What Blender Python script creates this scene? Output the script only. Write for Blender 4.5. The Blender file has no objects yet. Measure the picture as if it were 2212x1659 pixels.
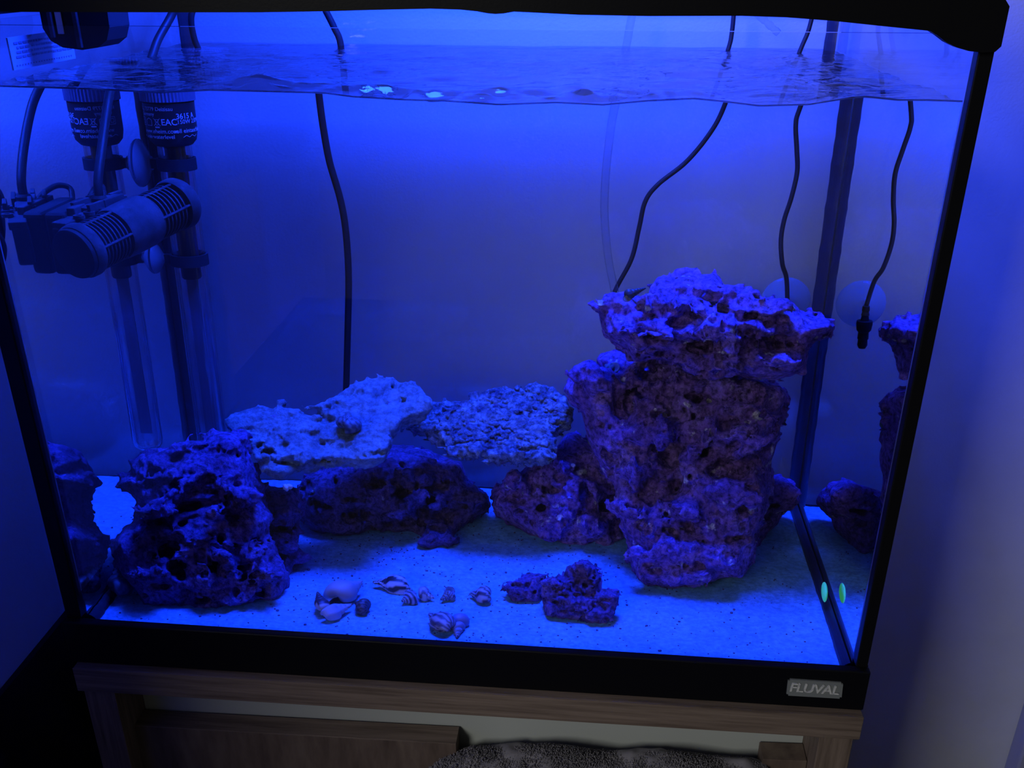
import bpy, bmesh, math, random
import numpy as np
from mathutils import Vector, Matrix

# ------------------------------------------------------------------ camera, world, lights, exposure
S = bpy.context.scene
COL = S.collection
CAMP = np.array([0.39519, -0.57020, 0.49150])
ROT = np.array([[0.9957166, -0.0405183, 0.0831068], [0.0924353, 0.4163797, -0.9044798], [0.0020440, 0.9082876, 0.4183415]])
FPX = 2015.364
D = 0.3333            # inside depth of the tank
W = 0.60              # inside width
ZW = 0.4145           # water level
cam_d = bpy.data.cameras.new('camera')
cam = bpy.data.objects.new('camera', cam_d)
COL.objects.link(cam)
m4 = Matrix([list(ROT[i]) + [CAMP[i]] for i in range(3)] + [[0, 0, 0, 1]])
cam.matrix_world = m4
cam_d.sensor_fit = 'HORIZONTAL'
cam_d.sensor_width = 36.0
cam_d.lens = FPX * 36.0 / 2212.0
cam_d.clip_start = 0.01
S.camera = cam

world = bpy.data.worlds.new('world')
S.world = world
world.use_nodes = True
world.node_tree.nodes['Background'].inputs[0].default_value = (0.85, 0.84, 0.86, 1)
world.node_tree.nodes['Background'].inputs[1].default_value = 0.042

def area_light(name, loc, target, sx, sy, power, color):
    l = bpy.data.lights.new(name, 'AREA')
    l.shape = 'RECTANGLE'; l.size = sx; l.size_y = sy; l.energy = power; l.color = color
    o = bpy.data.objects.new(name, l)
    o.location = loc
    d = Vector(target) - Vector(loc)
    o.rotation_euler = d.to_track_quat('-Z', 'Y').to_euler()
    COL.objects.link(o)
    return o
BLUE = (0.007, 0.045, 1.0)
area_light('reef_lamp', (0.34, 0.130, 0.857), (0.34, 0.1301, 0.0), 0.24, 0.20, 25.0, BLUE).data.spread = math.radians(116)
area_light('room_lamp', (-0.80, -2.10, 1.15), (0.6, 0.2, 0.1), 0.6, 0.8, 19.0, (1.0, 1.0, 0.93))

vs = S.view_settings
S.display_settings.display_device = 'sRGB'
vs.view_transform = 'Standard'; vs.look = 'None'; vs.exposure = 0.0; vs.gamma = 1.0; vs.use_curve_mapping = False
S.cycles.max_bounces = 14
S.cycles.transparent_max_bounces = 24
S.cycles.transmission_bounces = 10
S.cycles.glossy_bounces = 6
S.cycles.diffuse_bounces = 4
S.cycles.sample_clamp_indirect = 8.0
S.cycles.caustics_reflective = False
S.cycles.use_denoising = True

# ------------------------------------------------------------------ optics: photo pixel -> point in the tank
NW = 1.333
def ray(u, v):
    d = ROT @ np.array([(u - 1106) / FPX, -(v - 829.5) / FPX, -1.0])
    return d / np.linalg.norm(d)
def wray(u, v):
    """origin on the front glass and direction inside the water"""
    d = ray(u, v); t = -CAMP[1] / d[1]; o = CAMP + t * d
    a = np.array([d[0] / NW, 0, d[2] / NW]); a[1] = math.sqrt(1 - a[0]**2 - a[2]**2)
    return o, a
def wp(u, v, y=None, z=None, x=None):
    o, d = wray(u, v)
    if y is not None: t = (y - o[1]) / d[1]
    elif z is not None: t = (z - o[2]) / d[2]
    else: t = (x - o[0]) / d[0]
    return o + t * d
def ap(u, v, y=None, z=None, x=None):
    o, d = CAMP, ray(u, v)
    if y is not None: t = (y - o[1]) / d[1]
    elif z is not None: t = (z - o[2]) / d[2]
    else: t = (x - o[0]) / d[0]
    return o + t * d

# ------------------------------------------------------------------ object helpers
def link(name, me, mat=None, parent=None, smooth=False):
    o = bpy.data.objects.new(name, me)
    COL.objects.link(o)
    if mat is not None:
        for m in (mat if isinstance(mat, (list, tuple)) else [mat]): me.materials.append(m)
    if parent is not None: o.parent = parent
    if smooth:
        me.polygons.foreach_set('use_smooth', [True] * len(me.polygons))
    return o
def frombm(name, bm, mat=None, parent=None, smooth=False):
    me = bpy.data.meshes.new(name); bm.normal_update(); bm.to_mesh(me); bm.free()
    return link(name, me, mat, parent, smooth)
def frompy(name, v, f, mat=None, parent=None, smooth=False):
    me = bpy.data.meshes.new(name); me.from_pydata([tuple(map(float, p)) for p in v], [], [tuple(map(int, q)) for q in f]); me.update()
    return link(name, me, mat, parent, smooth)
def fromnp(name, V, Q, mat=None, parent=None, smooth=True):
    me = bpy.data.meshes.new(name)
    me.vertices.add(len(V)); me.vertices.foreach_set('co', V.astype(np.float32).ravel())
    n = Q.shape[1]
    me.loops.add(Q.size); me.loops.foreach_set('vertex_index', Q.astype(np.int32).ravel())
    me.polygons.add(len(Q)); me.polygons.foreach_set('loop_start', np.arange(0, Q.size, n, dtype=np.int32))
    me.update(calc_edges=True); me.validate()
    return link(name, me, mat, parent, smooth)
def tag(o, label=None, cat=None, group=None, kind=None):
    if label: o['label'] = label
    if cat: o['category'] = cat
    if group: o['group'] = group
    if kind: o['kind'] = kind
    return o
def empty(name, loc=(0, 0, 0)):
    o = bpy.data.objects.new(name, None); o.location = loc; o.empty_display_size = 0.02
    COL.objects.link(o); return o
def thing(name, label, cat, group=None):
    return tag(empty(name), label, cat, group)
def box(bm, x0, x1, y0, y1, z0, z1, bevel=0.0):
    r = bmesh.ops.create_cube(bm, size=1.0)
    for v in r['verts']:
        v.co = Vector(((x0 + x1) / 2 + v.co.x * (x1 - x0), (y0 + y1) / 2 + v.co.y * (y1 - y0), (z0 + z1) / 2 + v.co.z * (z1 - z0)))
    if bevel > 0:
        es = list({e for v in r['verts'] for e in v.link_edges})
        bmesh.ops.bevel(bm, geom=es, offset=bevel, segments=3, affect='EDGES', profile=0.6)
def boxo(name, b, mat, parent=None, bevel=0.0):
    bm = bmesh.new(); box(bm, *b, bevel=bevel); return frombm(name, bm, mat, parent)
def smooth_path(pts, n=8):
    P = [np.array(p, float) for p in pts]; P = [2 * P[0] - P[1]] + P + [2 * P[-1] - P[-2]]
    out = []
    for i in range(1, len(P) - 2):
        for k in range(n):
            t = k / n
            out.append(0.5 * ((2 * P[i]) + (-P[i-1] + P[i+1]) * t + (2*P[i-1] - 5*P[i] + 4*P[i+1] - P[i+2]) * t*t + (-P[i-1] + 3*P[i] - 3*P[i+1] + P[i+2]) * t**3))
    out.append(P[-2]); return out
def tube_geo(path, r, seg=12, cap=True, v0=0):
    V, F = [], []
    n = len(path); up = np.array([0.13, 0.31, 0.94]); prev = None
    for i, p in enumerate(path):
        t = path[min(i+1, n-1)] - path[max(i-1, 0)]; t = t / (np.linalg.norm(t) + 1e-12)
        a = np.cross(t, up) if prev is None else prev - t * np.dot(prev, t)
        a = a / (np.linalg.norm(a) + 1e-12); prev = a; b = np.cross(t, a)
        rr = r[i] if hasattr(r, '__len__') else r
        for k in range(seg):
            th = 2 * math.pi * k / seg
            V.append(p + rr * (math.cos(th) * a + math.sin(th) * b))
    for i in range(n - 1):
        for k in range(seg):
            F.append((v0 + i*seg + k, v0 + i*seg + (k+1) % seg, v0 + (i+1)*seg + (k+1) % seg, v0 + (i+1)*seg + k))
    if cap:
        F.append(tuple(v0 + k for k in range(seg))[::-1]); F.append(tuple(v0 + (n-1)*seg + k for k in range(seg)))
    return V, F
def tube(name, pts, r, mat, parent=None, n=8, seg=12):
    path = smooth_path(pts, n)
    V, F = tube_geo(path, r, seg)
    return frompy(name, V, F, mat, parent, True)
def lathe(name, prof, mat, parent=None, axis_o=(0, 0, 0), axis_d=(0, 0, 1), seg=40, ribs=0, ribdepth=0.0, smooth=True):
    """prof: list of (radius, height along the axis)"""
    ax = np.array(axis_d, float); ax /= np.linalg.norm(ax)
    a = np.cross(ax, [0.0, 1.0, 0.0] if abs(ax[1]) < 0.9 else [1.0, 0, 0]); a /= np.linalg.norm(a); b = np.cross(ax, a)
    o = np.array(axis_o, float); V, F = [], []
    for (r, h) in prof:
        for k in range(seg):
            th = 2 * math.pi * k / seg
            rr = r - (ribdepth if (ribs and k % 2) else 0)
            V.append(o + ax * h + rr * (math.cos(th) * a + math.sin(th) * b))
    n = len(prof)
    for i in range(n - 1):
        for k in range(seg):
            F.append((i*seg + k, i*seg + (k+1) % seg, (i+1)*seg + (k+1) % seg, (i+1)*seg + k))
    if prof[0][0] > 1e-6: F.append(tuple(range(seg))[::-1])
    if prof[-1][0] > 1e-6: F.append(tuple((n-1)*seg + k for k in range(seg)))
    ob = frompy(name, V, F, mat, parent, smooth)
    if smooth:
        bm = bmesh.new(); bm.from_mesh(ob.data); bmesh.ops.remove_doubles(bm, verts=bm.verts, dist=1e-6); bmesh.ops.recalc_face_normals(bm, faces=bm.faces); bm.to_mesh(ob.data); bm.free()
        ob.data.set_sharp_from_angle(angle=math.radians(35))
    return ob

# ------------------------------------------------------------------ materials
def newmat(name):
    m = bpy.data.materials.new(name); m.use_nodes = True
    nt = m.node_tree; nt.nodes.clear()
    out = nt.nodes.new('ShaderNodeOutputMaterial')
    return m, nt, out
def pbr(name, color, rough=0.5, metallic=0.0, bump=None, ramp=None, spec=0.5, coords='Object', bscale=None):
    """color: rgb, or ramp = (scale, [(pos, rgb)...], (sx, sy, sz), detail) ; bump = (scale, strength, distance)"""
    m, nt, out = newmat(name)
    p = nt.nodes.new('ShaderNodeBsdfPrincipled'); nt.links.new(p.outputs[0], out.inputs[0])
    p.inputs['Roughness'].default_value = rough; p.inputs['Metallic'].default_value = metallic
    p.inputs['Specular IOR Level'].default_value = spec
    tc = nt.nodes.new('ShaderNodeTexCoord')
    if color is not None: p.inputs['Base Color'].default_value = (*color, 1)
    if ramp:
        sc, stops, st, det = ramp
        mp = nt.nodes.new('ShaderNodeMapping'); mp.inputs['Scale'].default_value = st
        nz = nt.nodes.new('ShaderNodeTexNoise'); nz.inputs['Scale'].default_value = sc; nz.inputs['Detail'].default_value = det; nz.inputs['Roughness'].default_value = 0.62
        cr = nt.nodes.new('ShaderNodeValToRGB')
        el = cr.color_ramp.elements
        while len(el) < len(stops): el.new(0.5)
        for e, (pos, c) in zip(el, stops): e.position = pos; e.color = (*c, 1)
        nt.links.new(tc.outputs[coords], mp.inputs[0]); nt.links.new(mp.outputs[0], nz.inputs[0]); nt.links.new(nz.outputs[0], cr.inputs[0]); nt.links.new(cr.outputs[0], p.inputs['Base Color'])
    if bump:
        sc, strn, dist = bump
        mp2 = nt.nodes.new('ShaderNodeMapping')
        if bscale: mp2.inputs['Scale'].default_value = bscale
        nz2 = nt.nodes.new('ShaderNodeTexNoise'); nz2.inputs['Scale'].default_value = sc; nz2.inputs['Detail'].default_value = 6
        b = nt.nodes.new('ShaderNodeBump'); b.inputs['Strength'].default_value = strn; b.inputs['Distance'].default_value = dist
        nt.links.new(tc.outputs[coords], mp2.inputs[0]); nt.links.new(mp2.outputs[0], nz2.inputs[0]); nt.links.new(nz2.outputs[0], b.inputs['Height']); nt.links.new(b.outputs[0], p.inputs['Normal'])
    return m
def clear_mat(name, r0=0.045, tint=(0.97, 0.985, 1.0), rough=0.0, power=5.0, haze=0.0, hazecol=(0.5, 0.5, 0.5)):
    """thin clear sheet: Schlick reflection, straight transmission"""
    m, nt, out = newmat(name)
    N = nt.nodes; L = nt.links
    g = N.new('ShaderNodeNewGeometry')
    dot = N.new('ShaderNodeVectorMath'); dot.operation = 'DOT_PRODUCT'
    L.new(g.outputs['Normal'], dot.inputs[0]); L.new(g.outputs['Incoming'], dot.inputs[1])
    ab = N.new('ShaderNodeMath'); ab.operation = 'ABSOLUTE'; L.new(dot.outputs['Value'], ab.inputs[0])
    om = N.new('ShaderNodeMath'); om.operation = 'SUBTRACT'; om.inputs[0].default_value = 1.0; L.new(ab.outputs[0], om.inputs[1])
    pw = N.new('ShaderNodeMath'); pw.operation = 'POWER'; pw.inputs[1].default_value = power; L.new(om.outputs[0], pw.inputs[0])
    ma = N.new('ShaderNodeMath'); ma.operation = 'MULTIPLY_ADD'; ma.inputs[1].default_value = 1 - r0; ma.inputs[2].default_value = r0; L.new(pw.outputs[0], ma.inputs[0])
    tr = N.new('ShaderNodeBsdfTransparent'); tr.inputs[0].default_value = (*tint, 1)
    gl = N.new('ShaderNodeBsdfGlossy'); gl.inputs['Roughness'].default_value = rough
    mx = N.new('ShaderNodeMixShader'); L.new(ma.outputs[0], mx.inputs[0]); L.new(tr.outputs[0], mx.inputs[1]); L.new(gl.outputs[0], mx.inputs[2])
    last = mx
    if haze > 0:
        df = N.new('ShaderNodeBsdfDiffuse'); df.inputs[0].default_value = (*hazecol, 1)
        m2 = N.new('ShaderNodeMixShader'); m2.inputs[0].default_value = haze; L.new(mx.outputs[0], m2.inputs[1]); L.new(df.outputs[0], m2.inputs[2]); last = m2
    L.new(last.outputs[0], out.inputs[0])
    return m
def schlick(N, L, r0, nrm):
    g = N.new('ShaderNodeNewGeometry'); dot = N.new('ShaderNodeVectorMath'); dot.operation = 'DOT_PRODUCT'
    L.new(nrm, dot.inputs[0]); L.new(g.outputs['Incoming'], dot.inputs[1])
    ab = N.new('ShaderNodeMath'); ab.operation = 'ABSOLUTE'; L.new(dot.outputs['Value'], ab.inputs[0])
    om = N.new('ShaderNodeMath'); om.operation = 'SUBTRACT'; om.inputs[0].default_value = 1.0; L.new(ab.outputs[0], om.inputs[1])
    pw = N.new('ShaderNodeMath'); pw.operation = 'POWER'; pw.inputs[1].default_value = 5.0; L.new(om.outputs[0], pw.inputs[0])
    ma = N.new('ShaderNodeMath'); ma.operation = 'MULTIPLY_ADD'; ma.inputs[1].default_value = 1 - r0; ma.inputs[2].default_value = r0; L.new(pw.outputs[0], ma.inputs[0])
    return ma
def water_side_mat():
    m, nt, out = newmat('water_side'); g = nt.nodes.new('ShaderNodeBsdfGlass')
    g.inputs['IOR'].default_value = NW; g.inputs['Roughness'].default_value = 0.0; g.inputs[0].default_value = (0.94, 0.96, 0.98, 1)
    nt.links.new(g.outputs[0], out.inputs[0]); return m
def water_top_mat():
    m, nt, out = newmat('water_surface'); N = nt.nodes; L = nt.links
    tc = N.new('ShaderNodeTexCoord'); mp = N.new('ShaderNodeMapping'); mp.inputs['Scale'].default_value = (0.45, 1.0, 1.0)
    nz = N.new('ShaderNodeTexNoise'); nz.inputs['Scale'].default_value = 95; nz.inputs['Detail'].default_value = 2.5
    b = N.new('ShaderNodeBump'); b.inputs['Strength'].default_value = 0.8; b.inputs['Distance'].default_value = 0.0018
    L.new(tc.outputs['Object'], mp.inputs[0]); L.new(mp.outputs[0], nz.inputs[0]); L.new(nz.outputs[0], b.inputs['Height'])
    fr = schlick(N, L, 0.02, b.outputs[0])
    tr = N.new('ShaderNodeBsdfTransparent')
    rf = N.new('ShaderNodeBsdfRefraction'); rf.inputs['IOR'].default_value = NW; rf.inputs['Roughness'].default_value = 0.0; L.new(b.outputs[0], rf.inputs['Normal'])
    m1 = N.new('ShaderNodeMixShader'); m1.inputs[0].default_value = 0.70; L.new(tr.outputs[0], m1.inputs[1]); L.new(rf.outputs[0], m1.inputs[2])
    gl = N.new('ShaderNodeBsdfGlossy'); gl.inputs['Roughness'].default_value = 0.02; L.new(b.outputs[0], gl.inputs['Normal'])
    mx = N.new('ShaderNodeMixShader'); L.new(fr.outputs[0], mx.inputs[0]); L.new(m1.outputs[0], mx.inputs[1]); L.new(gl.outputs[0], mx.inputs[2])
    L.new(mx.outputs[0], out.inputs[0]); return m
def water_front_mat():
    m, nt, out = newmat('water_front'); g = nt.nodes.new('ShaderNodeBsdfGlass')
    g.inputs['IOR'].default_value = NW; g.inputs['Roughness'].default_value = 0.0
    nt.links.new(g.outputs[0], out.inputs[0]); return m
def rock_mat(name, stops, scale=28, fleck=(0.8, 0.75, 0.8), fleck_t=0.66, bump=0.9, mott=0.30):
    m, nt, out = newmat(name); N = nt.nodes; L = nt.links
    p = N.new('ShaderNodeBsdfPrincipled'); p.inputs['Roughness'].default_value = 0.85; p.inputs['Specular IOR Level'].default_value = 0.25
    tc = N.new('ShaderNodeTexCoord')
    n1 = N.new('ShaderNodeTexNoise'); n1.inputs['Scale'].default_value = scale; n1.inputs['Detail'].default_value = 7; n1.inputs['Roughness'].default_value = 0.68
    cr = N.new('ShaderNodeValToRGB'); el = cr.color_ramp.elements
    while len(el) < len(stops): el.new(0.5)
    for e, (pos, c) in zip(el, stops): e.position = pos; e.color = (*c, 1)
    L.new(tc.outputs['Object'], n1.inputs[0]); L.new(n1.outputs[0], cr.inputs[0])
    n2 = N.new('ShaderNodeTexNoise'); n2.inputs['Scale'].default_value = 75; n2.inputs['Detail'].default_value = 4
    L.new(tc.outputs['Object'], n2.inputs[0])
    r2 = N.new('ShaderNodeValToRGB'); r2.color_ramp.elements[0].position = fleck_t; r2.color_ramp.elements[1].position = fleck_t + 0.05
    L.new(n2.outputs[0], r2.inputs[0])
    mx = N.new('ShaderNodeMix'); mx.data_type = 'RGBA'; L.new(r2.outputs[0], mx.inputs[0]); L.new(cr.outputs[0], mx.inputs[6]); mx.inputs[7].default_value = (*fleck, 1)
    n4 = N.new('ShaderNodeTexNoise'); n4.inputs['Scale'].default_value = 210; n4.inputs['Detail'].default_value = 5; n4.inputs['Roughness'].default_value = 0.7
    L.new(tc.outputs['Object'], n4.inputs[0])
    r4 = N.new('ShaderNodeValToRGB'); r4.color_ramp.elements[0].position = 0.36; r4.color_ramp.elements[0].color = (mott, mott, mott, 1); r4.color_ramp.elements[1].position = 0.60; r4.color_ramp.elements[1].color = (1.25, 1.25, 1.25, 1)
    L.new(n4.outputs[0], r4.inputs[0])
    mm = N.new('ShaderNodeMix'); mm.data_type = 'RGBA'; mm.blend_type = 'MULTIPLY'; mm.inputs[0].default_value = 1.0; L.new(mx.outputs[2], mm.inputs[6]); L.new(r4.outputs[0], mm.inputs[7])
    L.new(mm.outputs[2], p.inputs['Base Color'])
    n3 = N.new('ShaderNodeTexNoise'); n3.inputs['Scale'].default_value = 330; n3.inputs['Detail'].default_value = 6; n3.inputs['Roughness'].default_value = 0.75
    L.new(tc.outputs['Object'], n3.inputs[0])
    b = N.new('ShaderNodeBump'); b.inputs['Strength'].default_value = bump; b.inputs['Distance'].default_value = 0.0034
    L.new(n3.outputs[0], b.inputs['Height']); L.new(b.outputs[0], p.inputs['Normal'])
    L.new(p.outputs[0], out.inputs[0]); return m

M = {}
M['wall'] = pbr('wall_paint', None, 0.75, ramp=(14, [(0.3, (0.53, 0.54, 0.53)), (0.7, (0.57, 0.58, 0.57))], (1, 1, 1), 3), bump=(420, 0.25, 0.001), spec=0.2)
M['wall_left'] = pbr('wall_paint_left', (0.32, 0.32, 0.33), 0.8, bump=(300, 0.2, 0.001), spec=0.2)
M['black_trim'] = pbr('black_trim', (0.004, 0.004, 0.006), 0.5, bump=(250, 0.08, 0.0004), spec=0.12)
M['dark_floor'] = pbr('dark_floor', (0.02, 0.02, 0.022), 0.8)
M['plastic'] = pbr('black_plastic', (0.005, 0.005, 0.007), 0.42, bump=(600, 0.15, 0.0003), spec=0.15)
M['silicone'] = pbr('black_silicone', (0.022, 0.022, 0.03), 0.35, spec=0.4, bump=(130, 0.2, 0.0006), bscale=(1, 1, 0.1))
M['cable'] = pbr('black_cable', (0.014, 0.014, 0.017), 0.5, bump=(300, 0.15, 0.0003), spec=0.3)
M['pump'] = pbr('pump_plastic', None, 0.8, ramp=(60, [(0.3, (0.03, 0.03, 0.035)), (0.75, (0.085, 0.085, 0.10))], (1, 1, 1), 5), bump=(700, 0.4, 0.0004), spec=0.15)
M['pump_dark'] = pbr('pump_dark', (0.02, 0.02, 0.024), 0.7, spec=0.2)
M['glass'] = clear_mat('tank_glass')
M['clear_tube'] = clear_mat('heater_glass', 0.05, (0.93, 0.95, 0.98), power=2.2)
M['airline'] = clear_mat('airline_silicone', 0.05, (0.93, 0.95, 0.98), power=3.0, haze=0.03)
M['cup'] = clear_mat('suction_rubber', 0.03, (0.55, 0.62, 0.7), haze=0.35, hazecol=(0.4, 0.45, 0.5))
M['cup_pale'] = clear_mat('suction_rubber_pale', 0.03, (0.80, 0.88, 0.95), haze=0.22, hazecol=(0.35, 0.5, 0.75))
M['wside'] = water_side_mat(); M['wtop'] = water_top_mat(); M['wfront'] = water_front_mat()
M['print'] = pbr('white_print', (0.6, 0.62, 0.66), 0.6)
M['cap'] = pbr('heater_cap', (0.16, 0.18, 0.26), 0.5)
M['label_black'] = pbr('heater_head', (0.015, 0.015, 0.02), 0.5)
M['element'] = pbr('heating_core', (0.035, 0.035, 0.045), 0.6)
M['plate_grey'] = pbr('core_plate', (0.25, 0.25, 0.3), 0.5)
M['badge'] = pbr('badge_grey', (0.20, 0.215, 0.22), 0.45, bump=(220, 0.2, 0.0005))
M['badge_l'] = pbr('badge_letters', None, 0.4, ramp=(260, [(0.25, (0.24, 0.24, 0.30)), (0.5, (0.60, 0.60, 0.60))], (1, 1, 1), 2))
M['sticker'] = pbr('sticker_film', (0.30, 0.42, 0.55), 0.7)
M['sticker_ink'] = pbr('sticker_ink', (0.12, 0.16, 0.25), 0.7)
wood_st = [(0.30, (0.10, 0.070, 0.055)), (0.48, (0.17, 0.125, 0.10)), (0.70, (0.24, 0.18, 0.145))]
M['wood_x'] = pbr('wood_grain_along', None, 0.6, ramp=(30, wood_st, (0.35, 6, 9), 5), bump=(60, 0.35, 0.0006), bscale=(0.3, 6, 9), spec=0.3)
M['wood_z'] = pbr('wood_grain_upright', None, 0.6, ramp=(30, wood_st, (7, 7, 0.45), 5), bump=(60, 0.35, 0.0006), bscale=(8, 8, 0.3), spec=0.3)
M['wood_panel'] = pbr('wood_panel', None, 0.6, ramp=(16, [(0.28, (0.075, 0.052, 0.042)), (0.5, (0.13, 0.093, 0.075)), (0.72, (0.185, 0.14, 0.11))], (3.5, 3, 0.8), 6), bump=(60, 0.3, 0.0005), bscale=(6, 6, 0.6), spec=0.3)
M['towel'] = pbr('terry_cotton', None, 0.95, ramp=(60, [(0.3, (0.20, 0.19, 0.21)), (0.7, (0.32, 0.30, 0.33))], (1, 1, 1), 3), spec=0.1)
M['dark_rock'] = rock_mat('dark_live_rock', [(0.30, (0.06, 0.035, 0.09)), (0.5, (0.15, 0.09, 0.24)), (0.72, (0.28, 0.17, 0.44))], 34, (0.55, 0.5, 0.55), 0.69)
M['purple_rock'] = rock_mat('purple_live_rock', [(0.28, (0.12, 0.055, 0.20)), (0.5, (0.32, 0.15, 0.56)), (0.72, (0.56, 0.34, 0.88))], 30, (0.95, 0.85, 0.9), 0.64)
M['left_rock'] = rock_mat('left_live_rock', [(0.28, (0.08, 0.04, 0.13)), (0.5, (0.20, 0.11, 0.34)), (0.72, (0.38, 0.25, 0.62))], 32, (0.8, 0.65, 0.7), 0.70)
M['pale_rock'] = rock_mat('pale_reef_rock', [(0.34, (0.18, 0.26, 0.32)), (0.5, (0.32, 0.44, 0.48)), (0.72, (0.46, 0.62, 0.66))], 40, (0.30, 0.20, 0.40), 0.70, bump=1.0, mott=0.62)
M['rubble_rock'] = rock_mat('rubble_rock', [(0.34, (0.10, 0.12, 0.22)), (0.5, (0.28, 0.34, 0.40)), (0.66, (0.52, 0.64, 0.70))], 90, (0.2, 0.15, 0.3), 0.66, bump=1.0)
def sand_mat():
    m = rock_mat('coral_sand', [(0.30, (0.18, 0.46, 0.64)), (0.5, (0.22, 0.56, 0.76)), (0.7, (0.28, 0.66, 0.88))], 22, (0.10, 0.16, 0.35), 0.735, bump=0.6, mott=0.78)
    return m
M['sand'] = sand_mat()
M['crumb'] = pbr('dark_crumb', (0.10, 0.08, 0.16), 0.9)

# ------------------------------------------------------------------ numpy noise and implicit rocks
RNG = np.random.RandomState(7)
LAT = RNG.rand(64, 64, 64).astype(np.float32) * 2 - 1
def vnoise(P, freq, off=0.0):
    q = P * freq + off
    i = np.floor(q).astype(np.int64); f = (q - i).astype(np.float32); f = f * f * (3 - 2 * f)
    i &= 63; j = (i + 1) & 63
    x0, y0, z0 = i[..., 0], i[..., 1], i[..., 2]; x1, y1, z1 = j[..., 0], j[..., 1], j[..., 2]
    fx, fy, fz = f[..., 0], f[..., 1], f[..., 2]
    a = LAT[x0, y0, z0] * (1-fx) + LAT[x1, y0, z0] * fx
    b = LAT[x0, y1, z0] * (1-fx) + LAT[x1, y1, z0] * fx
    c = LAT[x0, y0, z1] * (1-fx) + LAT[x1, y0, z1] * fx
    d = LAT[x0, y1, z1] * (1-fx) + LAT[x1, y1, z1] * fx
    return (a * (1-fy) + b * fy) * (1-fz) + (c * (1-fy) + d * fy) * fz
def poly_sdf(poly, U, Vv):
    """signed distance, positive inside"""
    d = np.full(U.shape, 1e9); inside = np.zeros(U.shape, bool)
    n = len(poly)
    for k in range(n):
        x0, y0 = poly[k]; x1, y1 = poly[(k+1) % n]
        ex, ey = x1-x0, y1-y0
        t = np.clip(((U-x0)*ex + (Vv-y0)*ey) / (ex*ex+ey*ey+1e-12), 0, 1)
        d = np.minimum(d, (U-x0-t*ex)**2 + (Vv-y0-t*ey)**2)
        c = ((y0 > Vv) != (y1 > Vv)) & (U < (x1-x0)*(Vv-y0)/(y1-y0+1e-12) + x0)
        inside ^= c
    d = np.sqrt(d); return np.where(inside, d, -d)
class Poly2:
    def __init__(s, pts, h=0.001, pad=0.02):
        p = np.array(pts); s.lo = p.min(0) - pad; hi = p.max(0) + pad; s.h = h
        n = np.ceil((hi - s.lo) / h).astype(int) + 1
        U, Vv = np.meshgrid(s.lo[0] + h*np.arange(n[0]), s.lo[1] + h*np.arange(n[1]), indexing='ij')
        s.g = poly_sdf(pts, U, Vv).astype(np.float32); s.n = n
    def __call__(s, u, v):
        a = np.clip((u - s.lo[0]) / s.h, 0, s.n[0]-1.001); b = np.clip((v - s.lo[1]) / s.h, 0, s.n[1]-1.001)
        i = a.astype(int); j = b.astype(int); fa = a-i; fb = b-j; g = s.g
        return (g[i, j]*(1-fa) + g[i+1, j]*fa)*(1-fb) + (g[i, j+1]*(1-fa) + g[i+1, j+1]*fa)*fb
class Blob:
    """outline seen from the front, rounded in depth about a plane that faces the viewer"""
    def __init__(s, px, yc, T, R=None, lean=0.0):
        px = np.array(px, float); c = px.mean(0)
        o = wp(c[0], c[1], y=yc); _, w = wray(c[0], c[1])
        if lean:
            ca, sa = math.cos(lean), math.sin(lean); w = np.array([w[0], ca*w[1]-sa*w[2], sa*w[1]+ca*w[2]])
        u = np.cross(w, [0, 0, 1.0]); u /= np.linalg.norm(u); v = np.cross(u, w)
        s.o, s.u, s.v, s.w, s.T = o, u, v, w, T
        s.p2 = [s.uv(*q) for q in px]
        s.R = R or T
        s.P = Poly2(s.p2)
    def uv(s, a, b):
        o, d = wray(a, b); t = np.dot(s.o - o, s.w) / np.dot(d, s.w); q = o + t*d - s.o
        return (np.dot(q, s.u), np.dot(q, s.v))
    def bounds(s):
        c = np.array([s.o + a*s.u + b*s.v + k*s.w for (a, b) in s.p2 for k in (-s.T, s.T)]); return c.min(0), c.max(0)
    def f(s, Q):
        q = Q - s.o; a = q @ s.u; b = q @ s.v; w = q @ s.w
        d = s.P(a, b); t = np.clip(d / s.R, 0, 1); prof = s.T * np.sqrt(1 - (1-t)**2 + 1e-6)
        return np.where(d > 0, np.maximum(np.abs(w) - prof, -d), np.sqrt(d*d + w*w)) * 0.8
    def surf(s, px, py):
        a, b = s.uv(px, py); d = float(s.P(np.array([a]), np.array([b]))[0]); t = min(max(d/s.R, 0), 1)
        return s.o + a*s.u + b*s.v - s.T*math.sqrt(1-(1-t)**2)*s.w
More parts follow.
